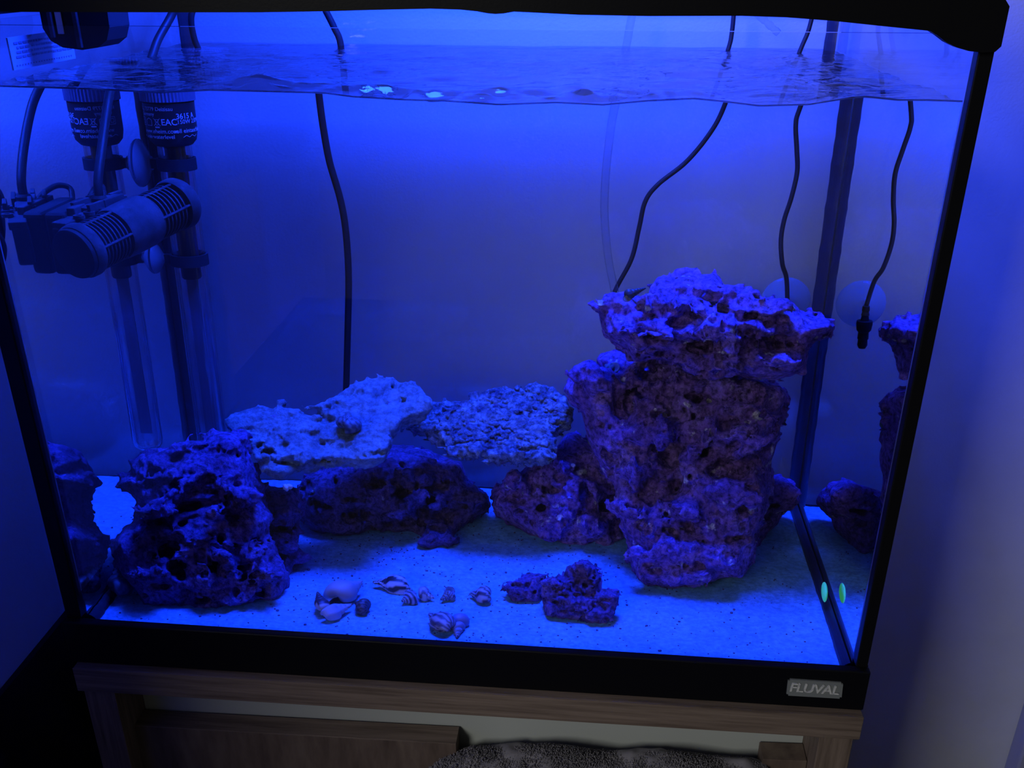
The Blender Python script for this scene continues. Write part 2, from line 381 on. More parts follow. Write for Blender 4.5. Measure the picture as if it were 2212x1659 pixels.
class Slab:
    """outline of the top face on a tilted plane z = z0 + bx*(x-x0) + by*(y-y0); th below"""
    def __init__(s, px, x0, y0, z0, bx, by, th):
        n = np.array([-bx, -by, 1.0]); n /= np.linalg.norm(n); s.w = n; s.o = np.array([x0, y0, z0]); s.th = th
        u = np.cross([0, 1.0, 0], n); u /= np.linalg.norm(u); s.u = u; s.v = np.cross(n, u)
        s.p2 = [s.uv(*q) for q in px]; s.P = Poly2(s.p2)
    def uv(s, a, b):
        o, d = wray(a, b); t = np.dot(s.o - o, s.w) / np.dot(d, s.w); q = o + t*d - s.o
        return (np.dot(q, s.u), np.dot(q, s.v))
    def bounds(s):
        c = np.array([s.o + a*s.u + b*s.v + k*s.w for (a, b) in s.p2 for k in (-s.th, 0)]); return c.min(0), c.max(0)
    def f(s, Q):
        q = Q - s.o; a = q @ s.u; b = q @ s.v; w = q @ s.w
        d = s.P(a, b); r = 0.004
        dx = -d + r; dz = np.abs(w + s.th/2 - 0.0) - s.th/2 + r
        # underside narrows
        dx = dx + np.clip(-w / s.th, 0, 1) * 0.007
        return np.where((dx > 0) & (dz > 0), np.sqrt(np.maximum(dx, 0)**2 + np.maximum(dz, 0)**2) - r, np.maximum(dx, dz) - r)
    def surf(s, px, py):
        a, b = s.uv(px, py); return s.o + a*s.u + b*s.v
def smin(a, b, k):
    h = np.clip(0.5 + 0.5*(b-a)/k, 0, 1); return b*(1-h) + a*h - k*h*(1-h)
def surface_nets(F, lo, h):
    nx, ny, nz = F.shape; ins = F < 0
    c = np.zeros((nx-1, ny-1, nz-1), np.int16)
    for dx in (0, 1):
        for dy in (0, 1):
            for dz in (0, 1): c += ins[dx:nx-1+dx, dy:ny-1+dy, dz:nz-1+dz]
    act = (c > 0) & (c < 8); ids = np.full(act.shape, -1, np.int64); I = np.argwhere(act); ids[act] = np.arange(len(I))
    P = np.zeros((len(I), 3)); cnt = np.zeros(len(I))
    cor = [(a, b, d) for a in (0, 1) for b in (0, 1) for d in (0, 1)]
    for a in cor:
        for ax in range(3):
            if a[ax] == 0:
                b = list(a); b[ax] = 1
                fa = F[I[:, 0]+a[0], I[:, 1]+a[1], I[:, 2]+a[2]]; fb = F[I[:, 0]+b[0], I[:, 1]+b[1], I[:, 2]+b[2]]
                m = (fa < 0) != (fb < 0); t = np.where(m, fa / (fa - fb + 1e-20), 0)
                q = np.array(a, float)[None, :].repeat(len(I), 0); q[:, ax] = t
                P[m] += q[m]; cnt[m] += 1
    V = lo + h * (I + P / cnt[:, None])
    quads = []
    for ax in range(3):
        sl0 = [slice(1, n-1) for n in F.shape]; sl0[ax] = slice(0, F.shape[ax]-1)
        sl1 = list(sl0); sl1[ax] = slice(1, F.shape[ax])
        A = ins[tuple(sl0)]; B = ins[tuple(sl1)]
        E = np.argwhere(A != B); sgn = A[tuple(E.T)]
        off = np.array([1, 1, 1]); off[ax] = 0; E = E + off
        o1, o2 = [(1, 2), (2, 0), (0, 1)][ax]
        def g(d1, d2):
            e = E.copy(); e[:, o1] -= d1; e[:, o2] -= d2; return ids[e[:, 0], e[:, 1], e[:, 2]]
        q = np.stack([g(1, 1), g(0, 1), g(0, 0), g(1, 0)], 1)
        q[~sgn] = q[~sgn][:, ::-1]
        quads.append(q[(q >= 0).all(1)])
    return V, np.concatenate(quads)
def rock(name, pieces, holes=(), bumps=(), vox=0.0016, amp=(0.005, 0.0028, 0.0011), seed=0.0, k=0.008, strat=1.0, mat=None, label='', group=None, ymin=0.004, pits=0.0, parent=None, freq=1.0, nubs=0.0, cat='rock'):
    lo = np.min([p.bounds()[0] for p in pieces], 0) - 0.012; hi = np.max([p.bounds()[1] for p in pieces], 0) + 0.012
    lo[2] = max(lo[2], -0.012)
    n = np.ceil((hi - lo) / vox).astype(int) + 1
    ax = [lo[i] + vox*np.arange(n[i]) for i in range(3)]
    F = np.full(tuple(n), 1.0, np.float32)
    step = max(1, int(600000 // (n[1]*n[2])))
    hs = []
    for (ppx, ppy, rx, ry, dep, *rest) in holes:
        ang = math.radians(rest[0]) if rest else 0.0; pi_ = rest[1] if len(rest) > 1 else 0; pc = pieces[pi_]
        ctr = pc.surf(ppx, ppy); _, w = wray(ppx, ppy); u = np.cross(w, [0, 0, 1.0]); u /= np.linalg.norm(u); v = np.cross(u, w)
        sc = 0.00041 * (0.62 + ctr[1]) / 0.83
        uu = u*math.cos(ang) + v*math.sin(ang); vv = -u*math.sin(ang) + v*math.cos(ang)
        hs.append((ctr, uu, vv, w, rx*sc, ry*sc, dep))
    bs = []
    for (ppx, ppy, rx, ry, dep, *rest) in bumps:
        ang = math.radians(rest[0]) if rest else 0.0; pi_ = rest[1] if len(rest) > 1 else 0; pc = pieces[pi_]
        ctr = pc.surf(ppx, ppy); _, w = wray(ppx, ppy); u = np.cross(w, [0, 0, 1.0]); u /= np.linalg.norm(u); v = np.cross(u, w)
        sc = 0.00041 * (0.62 + ctr[1]) / 0.83
        uu = u*math.cos(ang) + v*math.sin(ang); vv = -u*math.sin(ang) + v*math.cos(ang)
        bs.append((ctr, uu, vv, w, rx*sc, ry*sc, dep))
    def ell(Q, e):
        c, u, v, w, a, b, d = e; q = Q - c
        A = (q@u)/a; B = (q@v)/b; Cc = (q@w)/d; r = np.sqrt(A*A+B*B+Cc*Cc)+1e-6
        return (r-1)*min(a, b, d)
    for i0 in range(0, n[0], step):
        X, Y, Z = np.meshgrid(ax[0][i0:i0+step], ax[1], ax[2], indexing='ij')
        Q = np.stack([X, Y, Z], -1).reshape(-1, 3)
        warp = np.stack([vnoise(Q, 38*freq, seed+11.3), vnoise(Q, 38*freq, seed+27.1), vnoise(Q, 38*freq, seed+41.7)], -1) * (amp[0]*0.8)
        Qw = Q + warp
        f = None
        for p in pieces:
            g = p.f(Qw); f = g if f is None else smin(f, g, k)
        for e in bs: f = smin(f, ell(Qw, e), 0.004)
        for e in hs: f = -smin(-f, ell(Qw, e), 0.0025)
        band = np.abs(f) < 0.016
        q = Q[band]*np.array([1, 1, strat])
        nn = vnoise(q, 45*freq, seed) * amp[0]
        r1 = np.abs(vnoise(q, 95*freq, seed+5)); nn += (0.35 - r1) * amp[1] * 2.2 * -1
        r2 = np.abs(vnoise(q, 210*freq, seed+9)); nn += (0.35 - r2) * amp[2] * -2.4
        nn += vnoise(q, 430*freq, seed+3) * amp[2]*0.55
        if pits > 0:
            pt = vnoise(q, 120*freq, seed+17); nn += np.clip(pt-0.28, 0, 0.5) * pits * 3
        if nubs > 0:
            up = vnoise(q, 190, seed+31); nn -= np.clip(up-0.05, 0, 0.6)*nubs*2
        f = f.astype(np.float32); f[band] += nn
        f = np.maximum(f, ymin - Q[:, 1]); f = np.maximum(f, Q[:, 1] - (D-0.003)); f = np.maximum(f, 0.0035 - Q[:, 0]); f = np.maximum(f, Q[:, 0]-(W-0.0035))
        F[i0:i0+step] = f.reshape(X.shape)
    F[0] = F[-1] = 1; F[:, 0] = F[:, -1] = 1; F[:, :, 0] = F[:, :, -1] = 1
    V, Qd = surface_nets(F, lo, vox)
    # keep the largest connected piece
    par = np.arange(len(V))
    E = np.concatenate([Qd[:, [0, 1]], Qd[:, [1, 2]], Qd[:, [2, 3]]])
    lab = par.copy()
    for _ in range(400):
        mn = np.minimum(lab[E[:, 0]], lab[E[:, 1]])
        new = lab.copy(); np.minimum.at(new, E[:, 0], mn); np.minimum.at(new, E[:, 1], mn); new = new[new]
        if (new == lab).all(): break
        lab = new
    u, cc = np.unique(lab, return_counts=True); big = u[cc > max(0.03*len(V), 30)]
    keepv = np.isin(lab, big); Qd = Qd[keepv[Qd[:, 0]]]
    idx = -np.ones(len(V), np.int64); idx[keepv] = np.arange(keepv.sum()); V = V[keepv]; Qd = idx[Qd]
    c = V.mean(0); c[2] = V[:, 2].min()
    o = fromnp(name, V - c, Qd, mat, parent, True); o.location = c
    if parent is None: tag(o, label, cat, group)
    return o

# ================================================================== SETTING
def plane_box(name, b, mat, kind='structure'):
    o = boxo(name, b, mat); return tag(o, kind=kind)
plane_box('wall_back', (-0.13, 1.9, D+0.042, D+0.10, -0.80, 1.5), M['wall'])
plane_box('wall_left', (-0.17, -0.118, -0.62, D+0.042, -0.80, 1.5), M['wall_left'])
plane_box('trim_1', (-0.1178, -0.112, -0.62, D+0.041, -0.80, -0.105), M['black_trim'])
bmf = bmesh.new(); box(bmf, -0.8, 2.4, -3.0, D+0.10, -0.84, -0.80)
tag(frombm('floor', bmf, M['dark_floor']), kind='structure')
bmf = bmesh.new(); box(bmf, 0.948, 1.02, 0.345, D+0.0418, -0.80, 0.20, bevel=0.006)
M['door_frame'] = pbr('door_frame_paint', (0.30, 0.31, 0.36), 0.5)
tag(frombm('trim_2', bmf, M['door_frame']), kind='structure')

# ================================================================== TANK
tank = thing('aquarium', 'glass aquarium with black frame and blue lit water on an oak desk', 'aquarium')
G = 0.006
for nm, b in (('front', (-G, W+G, -G, -0.0006, -0.012, 0.4525)), ('back', (-G, W+G, D+0.0006, D+G, -0.012, 0.452)),
              ('left', (-G, -0.0006, 0.0, D, -0.012, 0.452)), ('right', (W+0.0006, W+G, 0.0, D, -0.012, 0.452))):
    boxo('glass_pane', b, M['glass'], tank)
# base trim: front bar leans by the few millimetres the desk does
def hexa(name, P, mat, parent, bevel=0.0):
    bm = bmesh.new(); v = [bm.verts.new(p) for p in P]
    for q in ((0, 1, 2, 3), (7, 6, 5, 4), (0, 4, 5, 1), (1, 5, 6, 2), (2, 6, 7, 3), (3, 7, 4, 0)): bm.faces.new([v[i] for i in q])
    bmesh.ops.recalc_face_normals(bm, faces=bm.faces)
    if bevel: bmesh.ops.bevel(bm, geom=list(bm.edges), offset=bevel, segments=4, affect='EDGES', profile=0.5)
    return frombm(name, bm, mat, parent)
def bar(name, x0, x1, y0, y1, zl0, zr0, zl1, zr1, mat, parent, bevel=0.002):
    return hexa(name, [(x0, y0, zl0), (x1, y0, zr0), (x1, y1, zr0), (x0, y1, zl0), (x0, y0, zl1), (x1, y0, zr1), (x1, y1, zr1), (x0, y1, zl1)], mat, parent, bevel)
bar('base_trim', -0.0145, 0.6098, -0.014, -0.0068, -0.0295, -0.0245, 0.0110, 0.0124, M['black_trim'], tank, 0.0015)
bar('base_trim', -0.0145, -0.0062, -0.0066, D+0.012, -0.0295, -0.0295, 0.011, 0.011, M['black_trim'], tank, 0.0015)
bar('base_trim', 0.6064, 0.6098, -0.0066, D+0.012, -0.0245, -0.0245, 0.0124, 0.0124, M['black_trim'], tank, 0.001)
bar('base_trim', -0.006, 0.606, D+0.0062, D+0.012, -0.0295, -0.0245, -0.001, -0.001, M['black_trim'], tank, 0.001)
boxo('base_plate', (-0.006, 0.606, -0.0066, D+0.006, -0.0238, -0.0125), M['black_trim'], tank)
# corner posts (black edging outside the front corners), silicone inside the rear corners and along the sides
hexa('corner_post', [(W, -0.0085, 0.012), (W+0.0085, -0.0085, 0.012), (W+0.0085, 0.0, 0.012), (W, 0.0, 0.012), (W, -0.0085, 0.452), (W+0.0085, -0.0085, 0.452), (W+0.0085, 0.0, 0.452), (W, 0.0, 0.452)], M['plastic'], tank, 0.001)
hexa('corner_post', [(-0.0125, -0.0085, 0.011), (0, -0.0085, 0.011), (0, 0.0, 0.011), (-0.0125, 0.0, 0.011), (-0.0125, -0.0085, 0.452), (0, -0.0085, 0.452), (0, 0.0, 0.452), (-0.0125, 0.0, 0.452)], M['plastic'], tank, 0.001)
def fillet(name, p0, p1, d1, d2, r, mat, parent, jitter=0.0):
    """concave-corner bead from p0 to p1, legs r along d1 and d2"""
    p0, p1, d1, d2 = map(lambda q: np.array(q, float), (p0, p1, d1, d2)); V, F = [], []; n = 60; m = 6
    for i in range(n + 1):
        c = p0 + (p1-p0)*i/n; rr = r*(1 + jitter*math.sin(i*1.9)*math.cos(i*0.7+1))
        V.append(c)
        for k in range(m + 1):
            th = math.pi/2*k/m
            V.append(c + (1-math.sin(th)*0.75)*rr*d1*(1 - k/m*0.0) * (1 if k < m else 0.25) * 1.0 + (1-math.cos(th)*0.75)*rr*d2*(1 if k else 0.0)) if False else V.append(c + rr*d1*math.cos(th)**1.4 + rr*d2*math.sin(th)**1.4)
    s = m + 2
    for i in range(n):
        for k in range(s):
            F.append((i*s+k, i*s+(k+1) % s, (i+1)*s+(k+1) % s, (i+1)*s+k))
    return frompy(name, V, F, mat, parent)
e = 0.0011
fillet('silicone_seam', (W-e, D-e, 0), (W-e, D-e, 0.452), (-1, 0, 0), (0, -1, 0), 0.0085, M['silicone'], tank, 0.05)
fillet('silicone_seam', (e, D-e, 0), (e, D-e, 0.452), (1, 0, 0), (0, -1, 0), 0.0085, M['silicone'], tank, 0.05)
fillet('silicone_seam', (W-e, 0.001, 0.0015), (W-e, D-e, 0.0045), (-1, 0, 0), (0, 0, 1), 0.0064, M['silicone'], tank, 0.0)
fillet('silicone_seam', (e, 0.001, 0.0015), (e, D-e, 0.0045), (1, 0, 0), (0, 0, 1), 0.0064, M['silicone'], tank, 0.10)
# lid
lp = [(-0.0125, 0.4600), (0.043, 0.4603), (0.155, 0.4608), (0.199, 0.4611), (0.24, 0.4620), (0.2634, 0.4628), (0.298, 0.4637), (0.315, 0.4633), (0.3239, 0.4625), (0.330, 0.4615), (0.3343, 0.4612), (0.339, 0.4615),
      (0.3447, 0.4625), (0.3807, 0.4611), (0.4189, 0.4607), (0.4691, 0.4612), (0.4939, 0.4606), (0.5187, 0.4590), (0.5436, 0.4567), (0.5707, 0.4543), (0.575, 0.4520), (0.580, 0.4487), (0.5868, 0.4458), (0.593, 0.4442), (0.600, 0.4436), (0.6065, 0.4440), (0.6091, 0.4468), (0.6091, 0.4669), (0.6040, 0.4730), (0.6030, 0.492), (-0.0125, 0.492)]
def prism(name, pts, y0, y1, mat, parent, bevel=0.0):
    bm = bmesh.new(); a = [bm.verts.new((x, y0, z)) for x, z in pts]; b = [bm.verts.new((x, y1, z)) for x, z in pts]
    bm.faces.new(a); bm.faces.new(b[::-1]); n = len(pts)
    for i in range(n): bm.faces.new((a[(i+1) % n], a[i], b[i], b[(i+1) % n]))
    bmesh.ops.recalc_face_normals(bm, faces=bm.faces); return frombm(name, bm, mat, parent)
prism('lid_front', lp, -0.014, -0.0065, M['plastic'], tank)
bar('lid_side', 0.6067, 0.6092, -0.0063, D+0.012, 0.4545, 0.4545, 0.4905, 0.4905, M['plastic'], tank, 0.001)
bar('lid_side', -0.0125, -0.0065, -0.0063, D+0.012, 0.4545, 0.4545, 0.4905, 0.4905, M['plastic'], tank, 0.001)
bar('lid_back', -0.006, 0.606, D+0.0064, D+0.010, 0.4500, 0.4500, 0.4560, 0.4560, M['plastic'], tank, 0.001)

# name plate with raised worn letters
bp = [ap(*q, y=-0.0142) for q in ((1702, 1465), (1821, 1473), (1817, 1507), (1698, 1500))]
bm = bmesh.new()
vf = [bm.verts.new(Vector(q) + Vector((0, -0.0012, 0))) for q in bp]; vb = [bm.verts.new(Vector(q) + Vector((0, 0.0001, 0))) for q in bp]
bm.faces.new(vf); bm.faces.new(vb[::-1])
for i in range(4): bm.faces.new((vf[(i+1) % 4], vf[i], vb[i], vb[(i+1) % 4]))
bmesh.ops.recalc_face_normals(bm, faces=bm.faces); bmesh.ops.bevel(bm, geom=[e_ for e_ in bm.edges if abs(e_.verts[0].co.y-e_.verts[1].co.y) > 0.001], offset=0.0014, segments=4, affect='EDGES')
badge = frombm('name_plate', bm, M['badge'], tank); badge['label'] = 'grey name plate with raised worn letters'
def text_mesh(body, size, extrude=0.0003, shear=0.0, space=1.0, bold=0.0):
    c = bpy.data.curves.new('t', 'FONT'); c.body = body; c.size = size; c.extrude = extrude; c.shear = shear; c.space_character = space; c.offset = bold
    c.align_x = 'CENTER'; c.align_y = 'CENTER'; c.resolution_u = 4
    o = bpy.data.objects.new('t', c); COL.objects.link(o)
    dg = bpy.context.evaluated_depsgraph_get(); me = bpy.data.meshes.new_from_object(o.evaluated_get(dg))
    bpy.data.objects.remove(o); me.materials.clear(); return me
pc = sum([Vector(q) for q in bp], Vector())/4
tx = (Vector(bp[1]) - Vector(bp[0])).normalized()
lt = text_mesh('FLUVAL', 0.0112, 0.0004, 0.12, 0.93, 0.00022)
lo_ = link('lettering', lt, M['badge_l'], badge)
lo_.matrix_world = Matrix.Translation(pc + Vector((-0.0005, -0.0014, 0.0002))) @ Matrix.Rotation(math.atan2(tx.z, tx.x), 4, 'Y').inverted() @ Matrix.Rotation(math.pi/2, 4, 'X')
# warning sticker outside the left pane (read from behind)
st = boxo('sticker', (-0.0075, -0.0063, 0.066, 0.148, 0.4185, 0.4395), M['sticker'], tank)
bm = bmesh.new(); rs = random.Random(3)
for k, z in enumerate((0.4355, 0.4325, 0.4295, 0.4265)):
    y = 0.070 + rs.random()*0.006
    while y < 0.142:
        l = rs.uniform(0.002, 0.007); box(bm, -0.0061, -0.0059, y, y+l, z-0.0007, z+0.0007); y += l + 0.0012
for k in range(22): box(bm, -0.0061, -0.0059, 0.070+k*0.0034, 0.0712+k*0.0034, 0.4208, 0.4216)
frombm('print_lines', bm, M['sticker_ink'], st)

# ================================================================== WATER
prof = np.array([(-0.02, 0.4158), (0.024, 0.4156), (0.083, 0.4148), (0.124, 0.4132), (0.157, 0.4152), (0.189, 0.4149), (0.229, 0.4144), (0.246, 0.4125), (0.277, 0.4112), (0.302, 0.4109), (0.335, 0.4092), (0.368, 0.4109), (0.396, 0.4100), (0.422, 0.4127), (0.449, 0.4144), (0.465, 0.4131), (0.487, 0.4108), (0.515, 0.412), (0.538, 0.4162), (0.546, 0.4169), (0.564, 0.4153), (0.582, 0.4154), (0.601, 0.4150)])
def water_h(x, y):
    P = np.stack([x, y, np.full_like(x, 0.3)], -1)
    f = np.interp(x, prof[:, 0], prof[:, 1]) - ZW
    w = vnoise(P*np.array([1, 1.7, 1]), 17, 3.3)*0.0030 + vnoise(P*np.array([1, 2.0, 1]), 42, 9.1)*0.0017 + vnoise(P*np.array([1, 1.8, 1]), 95, 5.1)*0.0006 + vnoise(P*np.array([0.8, 1.5, 1]), 120, 15.1)*0.0042*np.exp(-((y-0.022)/0.014)**2)*np.clip((x-0.15)/0.03, 0, 1)*np.clip((0.46-x)/0.05, 0, 1)
    damp = 1 - np.exp(-(y/0.02)**2); back = 1 - 0.75*np.clip((y-0.15)/0.18, 0, 1)
    bump = 0.0055*np.exp(-(((x-0.175)/0.018)**2 + ((y-0.035)/0.014)**2)) + 0.0055*np.exp(-(((x-0.385)/0.016)**2 + ((y-0.018)/0.012)**2)) + 0.0035*np.exp(-(((x-0.33)/0.02)**2 + ((y-0.03)/0.012)**2))
    return ZW + f*np.exp(-(y/0.03)**2) + w*damp*back + bump*damp + 0.0016*np.exp(-y/0.0016) + 0.0012*np.exp(-(D-y)/0.002)
nx = 260; xs = np.linspace(0.0004, W-0.0004, nx)
ys = np.concatenate([[0.0, 0.0004, 0.0009, 0.0016, 0.0026, 0.004], np.linspace(0.006, D-0.004, 110), [D-0.002, D-0.0004]]); ny = len(ys)
X, Y = np.meshgrid(xs, ys, indexing='ij'); Zt = water_h(X, Y)
top = np.stack([X, Y, Zt], -1).reshape(-1, 3)
V = [top]; Q = []; mi = []
def gid(i, j): return i*ny + j
I, J = np.meshgrid(np.arange(nx-1), np.arange(ny-1), indexing='ij')
q = np.stack([gid(I, J), gid(I+1, J), gid(I+1, J+1), gid(I, J+1)], -1).reshape(-1, 4); Q.append(q); mi.append(np.zeros(len(q), int))
zb = -0.010; base = nx*ny
fb = np.stack([xs, np.zeros(nx), np.full(nx, zb)], -1); bb = np.stack([xs, np.full(nx, ys[-1]), np.full(nx, zb)], -1)
lb = np.stack([np.full(ny, xs[0]), ys, np.full(ny, zb)], -1); rb = np.stack([np.full(ny, xs[-1]), ys, np.full(ny, zb)], -1)
V += [fb, bb, lb, rb]
a = np.arange(nx-1)
Q.append(np.stack([base+a, base+a+1, gid(a+1, 0), gid(a, 0)], -1)); mi.append(np.full(nx-1, 1))
Q.append(np.stack([base+nx+a+1, base+nx+a, gid(a, ny-1), gid(a+1, ny-1)], -1)); mi.append(np.full(nx-1, 2))
b_ = np.arange(ny-1)
Q.append(np.stack([base+2*nx+b_+1, base+2*nx+b_, gid(0, b_), gid(0, b_+1)], -1)); mi.append(np.full(ny-1, 2))
Q.append(np.stack([base+2*nx+ny+b_, base+2*nx+ny+b_+1, gid(nx-1, b_+1), gid(nx-1, b_)], -1)); mi.append(np.full(ny-1, 2))
V = np.concatenate(V); Qs = np.concatenate(Q); mi = np.concatenate(mi)
wme = bpy.data.meshes.new('water'); wme.vertices.add(len(V)); wme.vertices.foreach_set('co', V.astype(np.float32).ravel())
wme.loops.add(Qs.size); wme.loops.foreach_set('vertex_index', Qs.astype(np.int32).ravel()); wme.polygons.add(len(Qs)); wme.polygons.foreach_set('loop_start', np.arange(0, Qs.size, 4, dtype=np.int32))
wme.update(calc_edges=True)
water = link('water', wme, [M['wtop'], M['wfront'], M['wside']])
wme.polygons.foreach_set('material_index', mi.astype(np.int32)); wme.polygons.foreach_set('use_smooth', mi == 0); wme.update()
wme.set_sharp_from_angle(angle=math.radians(60))
tag(water, 'clear rippled water filling the aquarium nearly to the lid', 'water', kind='stuff')

# ================================================================== SAND
def sand_h(x, y):
    P = np.stack([x, y, np.full_like(x, 0.7)], -1)
    return 0.0008 + 0.0032*np.clip(y/D, 0, 1) + vnoise(P, 12, 1.1)*0.0022 + vnoise(P, 34, 6.1)*0.0010 + vnoise(P, 150, 2.1)*0.00025 + vnoise(P, 420, 4.1)*0.00016
nsx, nsy = 420, 250
X, Y = np.meshgrid(np.linspace(0.0009, W-0.0009, nsx), np.linspace(0.0008, D-0.0009, nsy), indexing='ij'); Zs = sand_h(X, Y)
Vs = np.stack([X, Y, Zs], -1).reshape(-1, 3)
I, J = np.meshgrid(np.arange(nsx-1), np.arange(nsy-1), indexing='ij')
Qd = np.stack([I*nsy+J, (I+1)*nsy+J, (I+1)*nsy+J+1, I*nsy+J+1], -1).reshape(-1, 4)
front = np.stack([np.arange(nsx)*nsy]*1, -1)[:, 0]; Vf = Vs[front].copy(); Vf[:, 2] = -0.009; bi = len(Vs)
Vs = np.concatenate([Vs, Vf]); a = np.arange(nsx-1)
Qd = np.concatenate([Qd, np.stack([bi+a, bi+a+1, front[a+1], front[a]], -1)])
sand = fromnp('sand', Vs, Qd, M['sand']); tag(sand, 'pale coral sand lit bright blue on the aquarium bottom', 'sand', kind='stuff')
def lump_geo(c, r, rnd, sub=1, sq=0.7):
    bm = bmesh.new(); bmesh.ops.create_icosphere(bm, subdivisions=sub, radius=1.0)
    V = np.array([v.co[:] for v in bm.verts]); F = [[v.index for v in f.verts] for f in bm.faces]; bm.free()
    V = V*(1 + 0.35*(np.array([[rnd.random()] for _ in V])-0.5)) * np.array([1, rnd.uniform(0.6, 1), sq]) * r
    a = rnd.random()*6.28; R = np.array([[math.cos(a), -math.sin(a), 0], [math.sin(a), math.cos(a), 0], [0, 0, 1]])
    return V @ R.T + c, F
def lumps(name, items, mat, parent=None, sub=1, sq=0.7, seed=1):
    rnd = random.Random(seed); VV, FF = [], []; n = 0
    for (c, r) in items:
        v, f = lump_geo(np.array(c), r, rnd, sub, sq); VV.append(v); FF += [[n+i for i in g] for g in f]; n += len(v)
    return frompy(name, np.concatenate(VV), FF, mat, parent, True)
rnd = random.Random(11); it = []
for k in range(900):
    x = rnd.uniform(0.02, 0.58); y = rnd.uniform(0.004, 0.24)**1.0
    if rnd.random() < 0.5: x = 0.3 + rnd.gauss(0, 0.12); x = min(max(x, 0.02), 0.58)
    r = rnd.uniform(0.0004, 0.0011)*(1.7 if rnd.random() < 0.10 else 1)
    it.append(((x, y, float(sand_h(np.array(x), np.array(y)))+r*0.2), r))
o = lumps('sand_grains', it, M['crumb'], None, 1); tag(o, 'dark coarse grains scattered over the blue lit sand', 'grains', kind='stuff')

# ================================================================== ROCKS
P_left = [(315,970),(354,962),(389,953),(438,944),(459,930),(494,930),(515,937),(535,941),(538,976),(545,1004),(557,1032),(570,1049),(560,1060),(566,1081),(588,1115),(582,1154),(602,1203),(618,1227),(628,1252),(611,1276),(597,1303),(552,1322),(497,1338),(473,1342),(445,1336),(396,1320),(347,1314),(308,1305),(299,1272),(263,1242),(252,1206),(247,1168),(263,1143),(287,1126),(291,1088),(277,1067),(252,1049),(259,1032),(284,1021),(286,1004),(298,990)]
b0 = Blob(P_left, 0.098, 0.040, 0.030)
rock('porous_rock', [b0], holes=[(330,1050,20,34,0.0250,10),(378,1050,29,16,0.0225,-15),(420,1098,47,17,0.0350,0),(352,1123,18,13,0.0200),(405,1128,25,10,0.0200,20),(372,1188,45,27,0.0375,20),(385,1225,29,40,0.0275,0),(500,1118,29,16,0.0225,-10),(475,1170,16,29,0.0225,15),(505,1170,20,13,0.0200),(465,1225,18,29,0.0225),(545,1170,11,29,0.0200),(380,1000,29,10,0.0150,25),(520,1245,16,11,0.0150),(450,1290,22,11,0.0150),(345,1270,18,11,0.0150),(430,970,16,8,0.0125),(500,985,18,9,0.0150),(560,1280,16,9,0.0125),(300,1170,16,11,0.0125)],
     bumps=[(470,1060,30,22,0.0225),(462,1108,26,26,0.0225,20),(522,1075,34,20,0.0200,10),(395,1050,46,9,0.0175,35),(415,1150,50,14,0.0175,-20),(540,1200,22,34,0.0175,-20),(580,1235,30,22,0.0175),(345,1100,30,12,0.0150),(395,1155,34,10,0.0175,-30),(440,1250,22,34,0.0150),(400,975,44,14,0.0125),(330,1240,30,12,0.0125),(480,1205,12,26,0.0150,10),(510,1290,36,18,0.0100)],
     vox=0.0015, amp=(.0040,.0028,.0015), seed=2.2, mat=M['left_rock'], label='tall porous purple rock at the left, full of holes, closest to the front glass', group='live rocks stacked in the aquarium', pits=.003, strat=1.15)
P_wedge = [(560,1040),(600,1050),(632,1058),(655,1090),(658,1110),(645,1130),(648,1160),(645,1180),(666,1197),(660,1215),(642,1235),(625,1262),(590,1245),(560,1180)]
rock('porous_rock', [Blob(P_wedge, 0.150, 0.022, 0.018)], holes=[(610,1148,40,10,.014),(640,1225,16,12,.012),(600,1205,18,12,.01)], bumps=[(620,1110,30,16,.012),(620,1180,26,14,.012),(650,1205,16,10,.008)],
     vox=0.0015, amp=(.003,.0020,.0009), seed=8.2, mat=M['left_rock'], label='small knobbly purple rock wedged behind the right side of the tall left rock', group='live rocks stacked in the aquarium', pits=.002, strat=1.3)
# pale flat slab leaning from the left rock up to the back
P_s1 = [(490,905),(503,896),(520,888),(560,878),(600,877),(640,876),(700,866),(730,845),(745,835),(765,822),(790,808),(820,805),(850,814),(880,815),(905,830),(920,845),(931,868),(924,884),(900,893),(868,905),(852,925),(842,950),(826,976),(790,984),(740,988),(690,992),(640,1004),(605,1018),(570,1012),(552,985),(540,955),(515,940),(498,925)]
s1 = Slab(P_s1, 0.18, 0.125, 0.117, 0.03, 0.50, 0.020)
rock('rock_slab', [s1], holes=[(560,958,14,8,.010),(580,975,14,8,.010),(618,962,10,7,.008),(676,938,14,7,.008),(712,906,22,10,.010),(655,888,16,6,.007),(745,858,10,6,.006),(800,815,16,6,.006),(775,850,8,5,.006),(640,935,9,6,.007),(850,835,9,9,.005),(868,870,5,14,.005,30),(600,945,10,6,.007),(540,925,12,6,.006),(700,955,16,6,.007),(640,1001,60,5,.010,0),(745,996,50,5,.010,0),(800,981,26,5,.008,8)], bumps=[(607,872,11,9,.007),(690,875,20,6,.004),(640,985,50,8,.005)],
     vox=0.0015, amp=(.0028,.0019,.0010), seed=4.4, mat=M['pale_rock'], label='broad pale flat rock slab leaning across the left rock with a snail on it', group='live rocks stacked in the aquarium', k=.004, freq=1.3)
P_s2 = [(866,912),(885,900),(916,892),(932,872),(968,869),(1005,867),(1011,856),(1049,848),(1065,840),(1100,838),(1157,828),(1192,829),(1211,843),(1230,870),(1241,881),(1232,905),(1211,918),(1198,932),(1201,952),(1200,968),(1172,980),(1140,972),(1080,968),(1010,962),(970,950),(940,932),(905,920)]
s2 = Slab(P_s2, 0.30, 0.19, 0.112, 0.01, 0.44, 0.023)
